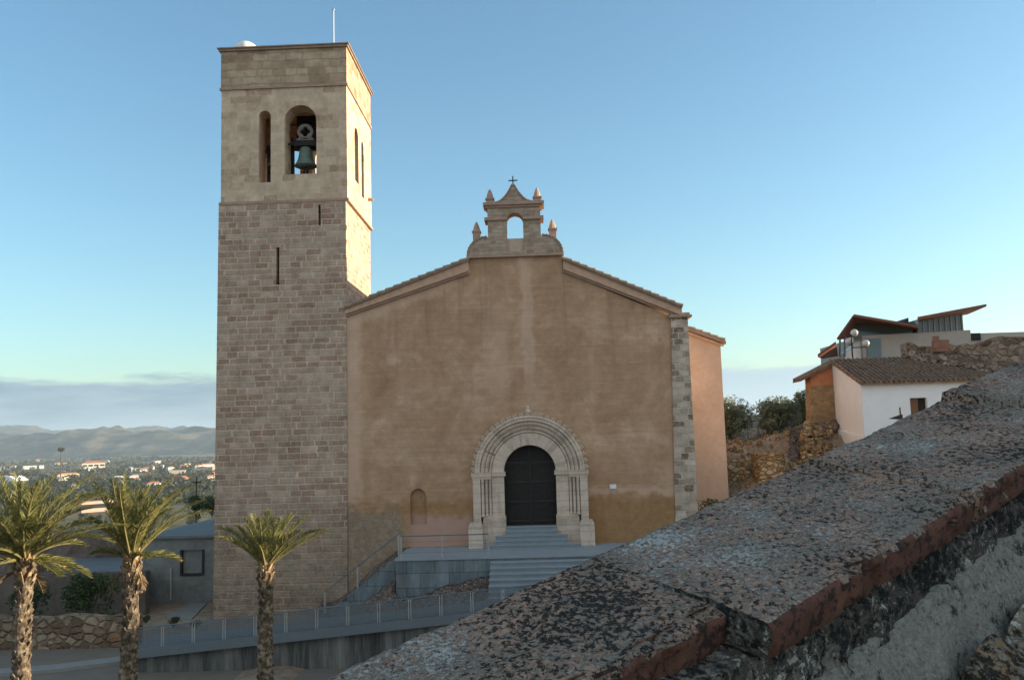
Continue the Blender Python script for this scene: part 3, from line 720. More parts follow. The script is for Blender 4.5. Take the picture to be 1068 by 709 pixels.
# portal
b = MB(); archring_pts = None
def archring(b, r0, r1, y0, y1, n=40, cz=3.74):
    for k in range(n):
        a0, a1 = pi*k/n, pi*(k+1)/n
        q = [(PC+r_*cos(a_), cz+r_*sin(a_)) for r_, a_ in ((r0, a0), (r1, a0), (r1, a1), (r0, a1))]
        b.hexa([(q[0][0], y0, q[0][1]), (q[1][0], y0, q[1][1]), (q[1][0], y1, q[1][1]), (q[0][0], y1, q[0][1]), (q[3][0], y0, q[3][1]), (q[2][0], y0, q[2][1]), (q[2][0], y1, q[2][1]), (q[3][0], y1, q[3][1])])
archring(b, 1.1, 1.60, 37.90, 38.5)
po = b.build('portal', 'portal', CH)
for s in (-1, 1):
    X = lambda a0, a1, s=s: (PC+a0, PC+a1) if s > 0 else (PC-a1, PC-a0)
    b = MB(); b.box(*X(1.1, 1.62), 37.90, 38.5, 1.9, 3.55); b.build('door_jamb', 'portal', po)
    b = MB(); b.box(*X(1.62, 2.12), 38.0, 38.2, 1.9, 3.55); b.box(*X(2.10, 2.42), 37.66, 38.12, 1.66, 3.55); b.build('pilaster', 'portal', po)
for s in (-1, 1):
    X = lambda a0, a1, s=s: (PC+a0, PC+a1) if s > 0 else (PC-a1, PC-a0)
    b = MB(); x0, x1 = X(2.02, 2.62); b.box(x0, x1, 37.30, 38.12, .3, 1.52); b.hexa([(x0, 37.30, 1.52), (x1, 37.30, 1.52), (x1, 38.12, 1.52), (x0, 38.12, 1.52), (x0+.06, 37.55, 1.68), (x1-.06, 37.55, 1.68), (x1-.06, 38.1, 1.68), (x0+.06, 38.1, 1.68)])
    x0, x1 = X(1.06, 2.02); b.box(x0, x1, 37.66, 38.2, .3, 1.74); b.box(x0, x1, 37.76, 38.2, 1.742, 1.9)
    b.build('plinth', 'portal', po)
    for rr, yy in ((1.71, 37.93), (1.86, 37.83), (2.01, 37.73)):
        b = MB(); xx = PC+s*rr
        b.lathe([(.09, 0), (.09, .05), (.065, .10), (.062, 1.44), (.08, 1.47), (.07, 1.51), (.10, 1.65)], (xx, yy, 1.9), 14); b.build('colonnette', 'portal', po, smooth=True)
    b = MB(); x0, x1 = X(1.04, 2.5); b.box(*X(1.04, 1.66), 37.84, 38.5, 3.56, 3.74); b.box(*X(1.66, 2.48), 37.60, 38.1, 3.562, 3.738); b.box(*X(1.64, 2.44), 37.64, 38.1, 3.46, 3.56)
    b.build('impost', 'portal', po)
def archtube(b, r_, y_, rad, n=40, cz=3.74):
    b.tube([(PC+r_*cos(pi*k/n), y_, cz+r_*sin(pi*k/n)) for k in range(n+1)], rad, 8)
for r0, r1, y0, tubes in ((1.60, 1.78, 37.97, ((1.68, 37.93, .055),)), (1.78, 1.95, 37.87, ((1.86, 37.84, .055), (1.79, 37.87, .03))), (1.95, 2.12, 37.76, ((2.02, 37.74, .055), (1.95, 37.77, .03))), (2.12, 2.30, 37.62, ((2.28, 37.62, .05),))):
    b = MB(); archring(b, r0, r1, y0, 38.2 if r0 > 1.2 else 38.5)
    for q in tubes: archtube(b, *q)
    b.build('archivolt', 'portal', po)
ck = None
for k in range(27):
    an = pi*(k+.5)/27
    if ck is None:
        b = MB(); b.hexa([(-.07, -.05, 0), (.07, -.05, 0), (.07, .06, 0), (-.07, .06, 0), (-.10, -.07, .1), (.10, -.07, .1), (.08, .05, .12), (-.08, .05, .12)]); b.sphere((.03, -.04, .14), .06, 6); b.sphere((-.05, -.04, .11), .05, 6)
        ck = b.build('leaf_crocket', 'portal', base=(0, 0, 0)); ck.parent = po; o = ck
    else:
        o = ck.copy(); COL.objects.link(o)
    o.location = Vector((PC+2.29*cos(an), 37.72, 3.74+2.29*sin(an)))-wloc(po); o.rotation_euler = (0, pi/2-an, 0)
b = MB(); b.lathe([(.10, 0), (.07, .10), (.16, .17), (.13, .26), (.05, .30), (.09, .38), (.02, .46)], (PC, 37.72, 6.05), 10); b.build('finial', 'portal', po, smooth=True)
b = MB()
b.box(PC-1.1, PC+1.1, 38.36, 38.5, TH, 4.9); dr = b.build('door', 'wood_dark', CH)
b = MB()
for s in (-1, 1):
    for k in range(4):
        b.box(PC+s*.07-(.0 if s > 0 else .95), PC+s*.07+(.95 if s > 0 else 0), 38.325, 38.36, TH+.12+k*.82, TH+.2+k*.82)
    for k in range(5):
        xx = PC+s*(.12+k*.22)
        for j in range(14): b.box(xx-.018, xx+.018, 38.335, 38.36, TH+.3+j*.22, TH+.336+j*.22)
b.box(PC-.025, PC+.025, 38.32, 38.36, TH, 4.85); b.build('door_studs', 'iron', dr)
b = MB(); b.box(2.90, 3.17, 38.0, 38.058, 2.9, 3.08); b.build('plaque', 'white', CH)

# ------------------------------------------------------------------ steps, terrace, walkway
ST1 = thing('door_steps', 'pale grey stone steps leading up to the dark church door', 'steps', (PC, 36.8, .6))
for k in range(5):
    zt = TH-.162*k; wl_ = (1.07, 1.07, 1.5, 1.5, 1.97)[k]
    y0_, y1_ = 37.80-.21*(k+1), 38.3 if k == 0 else 37.80-.21*k
    b = MB(); b.box(PC-wl_+.01, PC+wl_-.01, y0_+.03, y1_+.03, zt-.5, zt-.045); b.build('riser', 'granite', ST1)
    b = MB(); b.box(PC-wl_, PC+wl_, y0_, y1_+.02, zt-.044+.001*k, zt); b.build('tread', 'granite_pale', ST1)
TE = thing('terrace', 'granite clad entrance terrace with a plain front wall before the church portal', 'terrace', (-3.9, 36, -1))
b = MB(); b.box(-5.70, -2.06, 34.65, 38.05, -2.4, .58); b.build('front_wall', 'granite_dark', TE)
b = MB(); b.box(-2.058, 9.0, 34.62, 38.05, -2.4, .58); b.build('core', 'granite_dark', TE)
b = MB(); b.box(-5.74, -2.06, 34.60, 38.05, .582, .66); b.box(-2.058, 9.0, 34.57, 38.05, .582, .66); b.build('paving', 'granite_pale', TE)
ST2 = thing('front_steps', 'wide grey granite steps in front of the entrance terrace', 'steps', (1, 34.5, -.5))
for k in range(1, 8):
    y0_, y1_, zt = 34.57-.33*k, 34.57-.33*(k-1), .66-.165*k
    b = MB(); b.box(-2.03, 4.2, y0_+.04, y1_+.04, -2.0, zt-.05); b.build('riser', 'granite', ST2)
    b = MB(); b.box(-2.04, 4.2, y0_, y1_+.03, zt-.049, zt); b.build('tread', 'granite_pale', ST2)
b = MB()
for k in range(15):
    b.box(-5.74-.25*(k+1), -5.74-.25*k, 35.35, 36.5, -2.4+.001*k, .50-.187*k)
o = b.build('side_steps', 'granite_dark', base=(-7.5, 35.9, -1)); tag(o, 'narrow blue grey stair descending beside the terrace towards the tower foot', 'steps')
def railing(name, label, pts, h, group=None, mid=3, post_r=.03):
    t_ = thing(name, label, 'railing', pts[0])
    for p in pts:
        b = MB(); b.box(p[0]-.035, p[0]+.035, p[1]-.012, p[1]+.012, p[2], p[2]+h); b.build('post', 'steel', t_)
    b = MB(); b.tube([(p[0], p[1], p[2]+h+.02) for p in pts], .022, 6); b.build('handrail', 'greysteel', t_)
    for k in range(mid):
        b = MB(); b.tube([(p[0], p[1]-.02, p[2]+h*(k+1)/(mid+1)) for p in pts], .007, 5); b.build('cable', 'greysteel', t_)
    return t_
railing('terrace_railing', 'thin post and cable railing along the front edge of the terrace', [(-5.5, 34.75, .66), (-3.9, 34.75, .66), (-2.12, 34.75, .66)], .82)
railing('stair_railing', 'sloping handrail beside the blue grey side stair', [(-5.9, 36.62, .52), (-7.6, 36.62, -.72), (-8.95, 36.62, -1.7)], .85, mid=0)

# rubble banks round the side stair
def bank(name, x0, x1, y0, y1, fn, nu=40, nv=20):
    b = MB(); b.grid(nu, nv, lambda u, v: (x0+(x1-x0)*u, y0+(y1-y0)*v, fn(x0+(x1-x0)*u, y0+(y1-y0)*v, u, v)+.10*fbm(x0+(x1-x0)*u, y0+(y1-y0)*v, 1.6, 5, 4)))
    tag(b.build(name, 'rubble_earth', smooth=True, recalc=False), kind='structure')
bank('rubble_slope', -9.3, -1.9, 32.3, 35.3, lambda x, y, u, v: -2.5+((-.02+max(-2.3, (x+5.7)*.745) if x < -5.7 else min(-.75+.75*sm(x, -5.7, -2.2), 1))+2.5)*min(1, v*1.28 if x > -5.72 else v)**.8-(.5 if (x > -5.72 and y > 34.62) else 0))
bank('rubble_bank', -9.4, -5.6, 36.45, 38.2, lambda x, y, u, v: -1.75+2.1*sm(x, -9.2, -5.7)+.35*v)

WY = 30.0
L0, L1 = at(136, 656, WY), at(545, 611, WY)
WK = thing('walkway', 'raised ramp with a grey mesh balustrade and dark stained retaining wall', 'ramp', (L0.x, WY, -2.3))
wlen = L1.x-L0.x
def wz(x): return L0.z+(L1.z-L0.z)*(x-L0.x)/wlen
X1 = L1.x+2.5
b = MB(); P = lambda a, q, w_: (a, WY+w_, q)
b.prism([(L0.x, wz(L0.x)-.97), (X1, wz(X1)-.97), (X1, wz(X1)-.66), (L0.x, wz(L0.x)-.66)], P, .0, 1.9); b.build('deck', 'greysteel', WK)
b = MB(); b.prism([(L0.x, wz(L0.x)-2.6), (X1, wz(L0.x)-2.6), (X1, wz(X1)-.972), (L0.x, wz(L0.x)-.972)], P, .22, 1.8); b.build('retaining_wall', 'concrete_stained', WK)
b = MB(); b.tube([(L0.x, WY+.03, wz(L0.x)), (X1, WY+.03, wz(X1))], .024, 6); b.build('handrail', 'greysteel', WK)
nb_ = int((X1-L0.x)/1.02)
for k in range(nb_+1):
    xx = L0.x+.05+k*(X1-L0.x-.1)/nb_
    for yy in (WY+.03,):
        b = MB(); b.box(xx-.055, xx-.025, yy-.02, yy+.02, wz(xx)-.66, wz(xx)); b.box(xx+.025, xx+.055, yy-.02, yy+.02, wz(xx)-.66, wz(xx)); b.build('post', 'steel', WK)
    if k < nb_:
        xe = L0.x+.05+(k+1)*(X1-L0.x-.1)/nb_
        for yy in (WY+.03,):
            b = MB(); xa, xb = xx+.06, xe-.06
            for j in range(23):
                xq = xa+(xb-xa)*j/22; b.box(xq-.011, xq+.011, yy-.004, yy+.004, wz(xq)-.63, wz(xq)-.06)
            for j in range(10):
                dz = -.63+.57*j/9
                b.hexa([(xa, yy+.005, wz(xa)+dz-.008), (xb, yy+.005, wz(xb)+dz-.008), (xb, yy+.011, wz(xb)+dz-.008), (xa, yy+.011, wz(xa)+dz-.008), (xa, yy+.005, wz(xa)+dz+.008), (xb, yy+.005, wz(xb)+dz+.008), (xb, yy+.011, wz(xb)+dz+.008), (xa, yy+.011, wz(xa)+dz+.008)])
            b.build('mesh_panel', 'greysteel', WK)

# ------------------------------------------------------------------ left yard
b = MB()
def wallpatch(x0, x1, y0, y1, z0, z1, amp=.08, top=.1, n=40):
    b = MB(); nv = 10
    def f(u, v):
        x = x0+(x1-x0)*u; z = z0+(z1-z0+top*fbm(x, 0, .7, 4, 5))*v
        return (x, y0+amp*fbm(x, z, 1.5, 4, 2), z)
    b.grid(n, nv, f)
    def f2(u, v):
        x = x0+(x1-x0)*u; z = z1+top*fbm(x, 0, .7, 4, 5)
        return (x, y0+amp*fbm(x, z, 1.5, 4, 2)*(1-v)+(y1-y0)*v, z)
    b.grid(n, 4, f2); b.grid(n, 3, lambda u, v: (x0+(x1-x0)*u, y1, z0+(z1-z0+top*fbm(x0+(x1-x0)*u, 0, .7, 4, 5))*v))
    for xx, u in ((x0, 0), (x1, 1)):
        t_ = z1+top*fbm(xx, 0, .7, 4, 5); b.face([(xx, y0, z0), (xx, y1, z0), (xx, y1, t_), (xx, y0, t_)])
    return b
p0, p1 = at(-30, 646, 34), at(142, 644, 34)
o = wallpatch(p0.x-6, p1.x, 34, 34.6, -3, p0.z, .1, .12, 60).build('rubble_wall', 'rubble', base=(-17, 34.3, -2.3)); tag(o, 'low rough rubble wall at the roadside behind the left palms', 'wall')
p0, p1 = at(-20, 600, 39.5), at(152, 604, 39.5)
M['dark_plaster'] = plain('dark old plaster', (.13, .10, .08), .95, .35, 1.2, bump=.6)
o = wallpatch(p0.x-8, p1.x, 39.5, 39.9, -3, p0.z, .03, .05).build('yard_wall', 'dark_plaster', base=(-19, 39.7, -2)); tag(o, 'dark plastered yard wall behind the round bush', 'wall')
p0, p1 = at(40, 556, 47), at(134, 562, 47)
M['bank_plaster'] = plain('earthen wall', (.17, .125, .10), .95, .4, .9, bump=.8)
o = wallpatch(p0.x-4, p1.x+.4, 47, 48, -3, p0.z, .15, .3).build('earthen_wall', 'bank_plaster', base=(-22, 47.5, -2)); tag(o, 'brown earthen wall with worn top behind the middle palm', 'wall')
b = MB()
q = [at(84, 603, 40.2), at(156, 605, 40.2), at(156, 578, 46.5), at(110, 578, 46.5)]
zt = q[0].z
b.hexa([(q[0].x, 40.0, -3), (q[1].x, 40.0, -3), (q[2].x, 46.8, -3), (q[3].x-2, 46.8, -3), (q[0].x, 40.0, zt), (q[1].x, 40.0, zt), (q[2].x, 46.8, zt+.1), (q[3].x-2, 46.8, zt+.1)])
tag(b.build('low_roof', 'roofgrey', base=(-17, 43, -2)), 'flat grey shed roof between the yard wall and earthen wall', 'roof')
# grey block building
BB = thing('block_building', 'low grey concrete block building with a flat roof beside the tower', 'building', (-18, 45, -2.2))
f0, f1 = at(150, 562, 42), at(224, 560, 42)
zt = f1.z
b = MB()
w0, w1 = at(190, 598, 42), at(211, 573, 42)
b.plate(rect(f0.x, -14.35, -3, zt), [rect(w0.x, w1.x, w0.z, w1.z)], XZ(42), 0, .3)
b.box(f0.x, f0.x+.3, 42.3, 50.5, -3, zt); b.box(-14.65, -14.35, 42.3, 50.5, -3, zt); b.box(f0.x+.3, -14.65, 50.2, 50.498, -3, zt-.002)
b.build('wall', 'block', BB)
b = MB(); b.box(f0.x-.15, -14.2, 41.85, 50.7, zt+.002, zt+.12); b.build('roof', 'roofgrey', BB)
b = MB(); b.box(w0.x, w1.x, 42.12, 42.25, w0.z, w1.z); pn = b.build('window', 'concrete_stained' if False else 'block', BB)
b = MB(); b.box(w0.x-.1, w0.x, 41.95, 42.1, w0.z-.08, w1.z+.02); b.box(w1.x, w1.x+.1, 41.95, 42.1, w0.z-.08, w1.z+.02); b.box(w0.x, w1.x, 41.95, 42.1, w0.z-.1, w0.z); b.build('frame', 'iron', pn)
c = at(178, 592, 41.9)
b = MB(); b.tube([(c.x, 41.95, -1.9), (c.x, 41.95, c.z)], .05, 8); b.build('drainpipe', 'conc', BB)

# road and kerb
def strip(name, pxs, z, mat, th=.0):
    b = MB(); P = [onz(a, q, z) for a, q in pxs]
    if th: b.prism([(p.x, p.y) for p in P], lambda a, q, w_: (a, q, z-th+w_), 0, th)
    else: b.face(P)
    tag(b.build(name, mat), kind='structure')
strip('road', [(-80, 760), (420, 760), (420, 692), (150, 690), (140, 668), (-80, 676)], -2.26, 'asphalt')
strip('kerb', [(-60, 707), (60, 697), (141, 687), (141, 682), (60, 692), (-60, 702)], -2.14, 'kerb', .25)
strip('path', [(172, 643), (200, 645), (216, 628), (199, 628)], -2.05, 'kerb', .05)

# ------------------------------------------------------------------ right hill: white house, modern building, walls
HX, HZ = 15.88, 7.28
WH = thing('white_house', 'whitewashed house with a sloping tiled roof and small brown window', 'house', (20, 46, 4))
a0, a1 = at(950.5, 436, 44), at(966.5, 414.5, 44)
b = MB(); b.plate(rect(HX, 26, 3, HZ), [rect(a0.x, a1.x, a0.z, a1.z)], XZ(44), 0, .35)
b.box(24, 26, 44.35, 47.9, 3, HZ); b.build('wall', 'white', WH)
b = MB(); zr = at(872.5, 378, 48).z
b.prism([(44.352, 3), (48, 3), (48, zr), (44.352, HZ+.09)], YZ(HX), 0, .35)
b.prism([(44.4, 3.2), (48, 3.2), (48, at(872, 447, 48).z), (44.4, at(872, 447, 48).z-.4)], YZ(HX-.14), 0, .138)
b.build('gable_wall', 'white_warm', WH)  # warmer than the front wall: glow from lit ground put into the wash
b = MB(); slope = (zr-HZ)/4.0
b.prism([(43.75, HZ+.02-.25*slope), (48.1, zr+.02), (48.1, zr+.10), (43.75, HZ+.10-.25*slope)], YZ(HX-.12), 0, 10.2)
n = 42
for k in range(n):
    xx = HX-.05+k*.24
    for j in range(10):
        y0_ = 43.72+j*.44; zz = HZ+.12+(y0_-44)*slope
        b.tube([(xx+rnd.uniform(-.02, .02), y0_, zz+.045), (xx+rnd.uniform(-.02, .02), y0_+.47, zz+.47*slope+.005)], [.085, .07], 7)
b.build('roof', 'tile_dark', WH)
b = MB(); b.box(a0.x, a1.x, 44.22, 44.3, a0.z, a1.z); wd = b.build('window', 'wood_dark', WH)
M['shutter'] = plain('brown shutter', (.20, .10, .05), .8, .2, 4)
b = MB(); b.box(a0.x+.02, a0.x+.44, 44.17, 44.215, a0.z+.02, a1.z-.03); b.build('shutter', 'shutter', wd)
OB = thing('stone_outbuilding', 'narrow stone outbuilding with orange upper wall beside the white house', 'building', (14.8, 50, 4.5))
e0, e1, e2, e3 = at(845, 392, 48.1), at(873, 379, 48.1), at(873, 450, 48.1), at(845, 447, 48.1)
zm = at(860, 402, 48.1).z
b = MB(); b.prism([(e3.x, 3.5), (HX-.002, 3.5), (HX-.002, zm), (e0.x, zm)], XZ(48.1), 0, 1.0); b.build('lower_wall', 'old_stone', OB)
b = MB(); b.prism([(e0.x, zm+.002), (HX-.002, zm+.002), (HX-.002, e1.z), (e0.x, e0.z)], XZ(48.08), 0, 1.0); b.build('upper_wall', 'brick_orange', OB)
r0, r1 = at(834, 398, 48), at(874, 376, 48)
b = MB(); b.prism([(r0.x, r0.z), (r1.x, r1.z-.08), (r1.x, r1.z+.06), (r0.x, r0.z+.12)], XZ(47.8), 0, 1.5)
for k in range(4):
    yy = 47.85+k*.36; b.tube([(r0.x-.05, yy, r0.z+.13), (r1.x, yy, r1.z+.07)], .1, 7)
b.build('roof', 'tile_dark', OB)

MD = thing('modern_building', 'modern concrete building with rust brown tilted canopies above the white house', 'building', (26, 62, 8))
def Q(px, py, Y=60.0): return at(px, py, Y)
b = MB()
A, B_ = Q(899, 350), Q(1012, 344)
b.prism([(A.x, 6), (Q(1013, 375).x, 6), (B_.x, B_.z), (Q(960, 347).x, Q(960, 347).z), (A.x, A.z)], XZ(60), 0, 9); b.build('concrete_wall', 'conc', MD)
b = MB(); b.prism([(A.x-1.1, 6), (A.x-.002, 6), (A.x-.002, A.z-.3), (A.x-1.1, Q(884, 368).z)], XZ(60.4), 0, 1.2); b.build('side_wall', 'white_warm', MD)
g0, g1 = Q(905, 378), Q(917.5, 353)
b = MB(); b.box(g0.x, g1.x, 59.9, 59.998, g0.z, g1.z); b.build('window', 'glass', MD)
b = MB(); b.prism([(Q(896, 349).x, Q(896, 350).z), (Q(959, 348).x, Q(959, 347).z), (Q(958, 340).x, Q(958, 339).z), (Q(897, 339).x, Q(897, 335).z)], XZ(61), 0, .6); b.build('window', 'glass', MD)
def slab(name, pts, th, mat='canopy', edge='tile_dark'):
    b = MB(); b.hexa([tuple(p) for p in pts]+[(p[0], p[1], p[2]+th) for p in pts]); return b.build(name, mat, MD)
slab('canopy', [Q(890.5, 330, 58.5), Q(958, 341.5, 58.5), Q(958, 345.5, 62), Q(896, 341, 62)], .16)
slab('canopy', [Q(873, 354.5, 58.6), Q(890, 330.5, 58.6), Q(896, 342, 62), Q(886, 353, 62)], .14)
slab('canopy', [Q(853, 372.5, 58.5), Q(872, 359, 58.5), Q(874, 371.5, 62), Q(858, 374, 62)], .2)
b = MB(); b.prism([(Q(960, 345).x, Q(960, 346).z), (Q(1008.5, 345).x, Q(1008, 344).z), (Q(1008.5, 326).x, Q(1008, 325).z), (Q(960, 332).x, Q(960, 332).z)], XZ(60.6), 0, 6); gb = b.build('glass_box', 'glass', MD)
b = MB()
for k in range(9):
    xx = Q(961, 340).x+k*(Q(1008, 340).x-Q(961, 340).x)/8; tp = Q(960+k*6, 332-.9*k).z
    b.box(xx-.04, xx+.04, 60.52, 60.6, Q(960, 346).z, tp)
b.build('mullions', 'conc', gb)
slab('canopy', [Q(957, 333, 58.6), Q(1029, 319.5, 58.6), Q(1009, 328, 62), Q(960, 336, 62)], .16)
b = MB(); b.prism([(Q(948, 345).x, Q(948, 347).z), (Q(960, 345).x, Q(960, 346).z), (Q(959, 328).x, Q(959, 327.5).z), (Q(948, 338).x, Q(948, 338).z)], XZ(61.8), 0, 2.5); b.build('roof_light', 'iron', MD)
b = MB(); b.box(Q(1013.5, 360).x, 42, 60.6, 66, 6, Q(1040, 346).z); b.build('parapet_wall', 'conc', MD)
b = MB(); b.box(Q(1014, 353).x, Q(1027, 353).x, 60.5, 60.598, Q(1020, 354).z, Q(1020, 346.5).z); b.build('window', 'black', MD)
b = MB(); b.tube([Q(876, 372, 60), Q(876, 350, 60)], .07, 6); b.tube([Q(881, 372, 60), Q(881, 346, 60)], .07, 6); b.build('column', 'greysteel', MD)
# ruined wall between the white roof and the modern building
RY = 48.25
x0, x1 = at(946, 360, RY).x, at(1110, 360, RY).x
ztop = at(1000, 358, RY).z
rw = wallpatch(x0, x1, RY, RY+.9, 6.5, ztop, .22, .45, 90)
for v in rw.v: v.y -= .42*(v.x-x0)
o = rw.build('ruined_wall', 'ruin', base=(x0+4, RY-1, 6.5)); tag(o, 'broken rubble wall with ragged top behind the white house roof', 'wall')
c = at(979, 357, RY-.8); b = MB(); b.box(c.x-.25, c.x+.5, c.y-.1, c.y+.3, c.z-.5, c.z+.12); b.box(c.x-.2, c.x+.02, c.y-.05, c.y+.25, c.z+.122, c.z+.34)
M['old_brick'] = ashlar('old brick', [(0, (.30, .11, .06)), (1, (.44, .18, .10))], (.25, .18, .13), .25, .08, .012, .6, .4)
tag(b.build('brick_pier', 'old_brick', base=(c.x, c.y, c.z-.5)), 'stub of orange brick on the ruined wall', 'pier')
rg = random.Random(3); b = MB()
for k in range(190):
    px = rg.uniform(944, 1050); f = (px-944)/106
    c = at(px, 371+f*19+rg.gauss(0, 2.6), RY-.35-f*3.6+rg.uniform(-.25, .25)); s = rg.uniform(.06, .2)
    a = rg.uniform(0, pi); u = Vector((cos(a), sin(a), rg.uniform(-.3, .3)))*s; v = Vector((-sin(a), cos(a), rg.uniform(-.3, .3)))*s*.7; w_ = Vector((0, 0, s*.6))
    b.hexa([c-u-v-w_, c+u-v-w_, c+u+v-w_, c-u+v-w_, c-u*.8-v*.8+w_, c+u*.8-v*.8+w_, c+u*.8+v*.8+w_, c-u*.8+v*.8+w_])
tag(b.build('rubble_heap', 'ruin', base=(20, 47, 7)), 'heap of broken stones behind the white house roof', 'rubble', kind='stuff')

# street lamp with globes
SL = thing('street_lamp', 'dark post lamp with round opal globes behind the white house', 'street lamp', at(890, 376, 50.5))
pb = at(890, 380, 50.5); gt = at(891, 347, 50.5); g2 = at(903, 358, 50.5); g3 = at(885.5, 356, 50.9)
b = MB(); b.tube([(pb.x, 50.5, 4.8), (pb.x, 50.5, gt.z-.1)], .05, 8); b.tube([(pb.x, 50.5, g2.z-.22), (g2.x, 50.5, g2.z-.22), (g2.x, 50.5, g2.z-.1)], .03, 6); b.tube([(pb.x, 50.5, g3.z-.22), (g3.x, 50.9, g3.z-.22), (g3.x, 50.9, g3.z-.1)], .03, 6); b.build('post', 'iron', SL)
for q in (gt, g2, g3):
    b = MB(); b.sphere(q, .205, 16); b.build('globe', 'globe', SL, smooth=True)
# wedge lamp on a thin post before the white house
c = at(940.5, 450, 40); tp = at(940.5, 424.5, 40)
WL = thing('post_lamp', 'thin dark post with a wedge shaped lamp before the white house', 'lamp', (c.x, 40, c.z-2))
b = MB(); b.tube([(c.x, 40, c.z-2), (c.x, 40, tp.z)], .035, 8); b.build('post', 'iron', WL)
h0, h1_, h2_ = at(927.5, 436.5, 40), at(940.5, 432, 40), at(940.5, 437.5, 40)
b = MB(); b.prism([(h0.x, h0.z), (h2_.x, h2_.z), (h1_.x, h1_.z)], XZ(39.9), 0, .22); b.build('lamp_head', 'iron', WL)

# stone blocks and rocks on the hillside
def stoneblock(px0, py0, px1, py1, Y, label):
    a, c = at(px0, py1, Y), at(px1, py0, Y)
    o = wallpatch(a.x, c.x, Y, Y+1.5, a.z-.8, c.z, .1, .1, 16).build('stone_wall', 'yellow_rock', base=((a.x+c.x)/2, Y+.7, a.z-.8)); tag(o, label, 'wall')
stoneblock(748, 478, 781, 497, 46, 'short yellow stone wall against the side chapel')
stoneblock(792, 473, 818, 503, 44.5, 'squat block of yellow masonry on the slope right of the side chapel')
rg = random.Random(11); b = MB()
for k in range(160):
    px = 838+abs(rg.gauss(0, 1))*12; px = min(px, 872); py = rg.uniform(443, 484); c = at(px, py, 47.2-(py-443)*.03+rg.uniform(-.3, .3)); s = rg.uniform(.09, .24)
    a = rg.uniform(0, pi); u = Vector((cos(a), sin(a), rg.uniform(-.4, .4)))*s; v = Vector((-sin(a), cos(a), rg.uniform(-.4, .4)))*s*.8; w_ = Vector((0, 0, s*.7))
    b.hexa([c-u-v-w_, c+u-v-w_, c+u+v-w_, c-u+v-w_, c-u*.7-v*.8+w_, c+u*.8-v*.7+w_, c+u*.7+v*.8+w_, c-u*.8+v*.6+w_])
tag(b.build('rock_pile', 'yellow_rock', base=(13.5, 47, 4)), 'tumbled yellow rocks below the stone outbuilding', 'rocks', kind='stuff')
b = MB()
def rb(u, v):
    px = 822+52*u; q = at(px, 447+14*(1-u)*0+42*v*(.9+.1*u)-10*u*(1-v), 48.0-1.6*v)
    return q+Vector((.15*fbm(q.x, q.z, 1.2, 4, 3), -.5*abs(fbm(q.x, q.z, .9, 5, 6)), .12*fbm(q.x, q.z, 1.5, 4, 8)))
b.grid(30, 24, rb); tag(b.build('rock_face', 'rubble_earth', smooth=True, recalc=False), kind='structure')

rg = random.Random(21); b = MB()
for k in range(420):
    x_ = rg.uniform(8.6, 15.2); y_ = rg.uniform(43.2, 52); s = rg.choice((.05, .07, .1, .16)); c = Vector((x_, y_, gz(x_, y_)+s*.3))
    a = rg.uniform(0, pi); u = Vector((cos(a), sin(a), rg.uniform(-.4, .4)))*s; v = Vector((-sin(a), cos(a), rg.uniform(-.4, .4)))*s*.8; w_ = Vector((0, 0, s*.7))
    b.hexa([c-u-v-w_, c+u-v-w_, c+u+v-w_, c-u+v-w_, c-u*.7-v*.8+w_, c+u*.8-v*.7+w_, c+u*.7+v*.8+w_, c-u*.8+v*.6+w_])
tag(b.build('loose_stones', 'yellow_rock', base=(12, 47, 3)), 'loose stones strewn over the earth slope right of the side chapel', 'stones', kind='stuff')
b = MB()
for k in range(700):
    x_ = rg.uniform(8.6, 15.5); y_ = rg.uniform(43.2, 54)
    if fbm(x_, y_, .6, 3, 14) < .05: continue
    c = Vector((x_, y_, gz(x_, y_)))
    for j in range(7):
        a = rg.uniform(0, 2*pi); h_ = rg.uniform(.1, .3); d_ = Vector((cos(a)*.5, sin(a)*.5, 1)).normalized()*h_; s_ = Vector((-sin(a), cos(a), 0))*.012
        b.face([c-s_, c+s_, c+d_+s_*.2, c+d_-s_*.2])
tag(b.build('dry_grass', 'olive', base=(12, 47, 3), recalc=False), 'dry grass tufts on the earth slope right of the side chapel', 'grass', kind='stuff')

# fence behind the bushes
p0, p1 = at(757, 447, 55), at(848, 443, 55)
FN = thing('hill_fence', 'thin metal fence on the hill crest behind the bushes', 'fence', (p0.x, 55, p0.z-.4))
for k in range(9):
    x_ = p0.x+(p1.x-p0.x)*k/8; z_ = p0.z+(p1.z-p0.z)*k/8
    b = MB(); b.tube([(x_, 55, z_-.8), (x_, 55, z_+.75)], .035, 6); b.build('post', 'greysteel', FN)
for dz in (.0, .38, .72):
    b = MB(); b.tube([(p0.x, 55, p0.z+dz), (p1.x, 55, p1.z+dz)], .025, 5); b.build('rail', 'greysteel', FN)

# unseen house added right of the viewpoint to keep the low sun off the near roof
NH = thing('sunblock_house', 'unseen plastered house added right of the near roof to block the low sun', 'house', (12, 2, 2))
b = MB(); b.box(8.5, 15, -5, 7.5, 0, 8.2); b.build('wall', 'white_warm', NH)
b = MB(); b.prism([(8.2, 8.22), (15.3, 8.22), (11.75, 9.6)], XZ(-5.3), 0, 13.1); b.build('roof', 'tile_dark', NH)

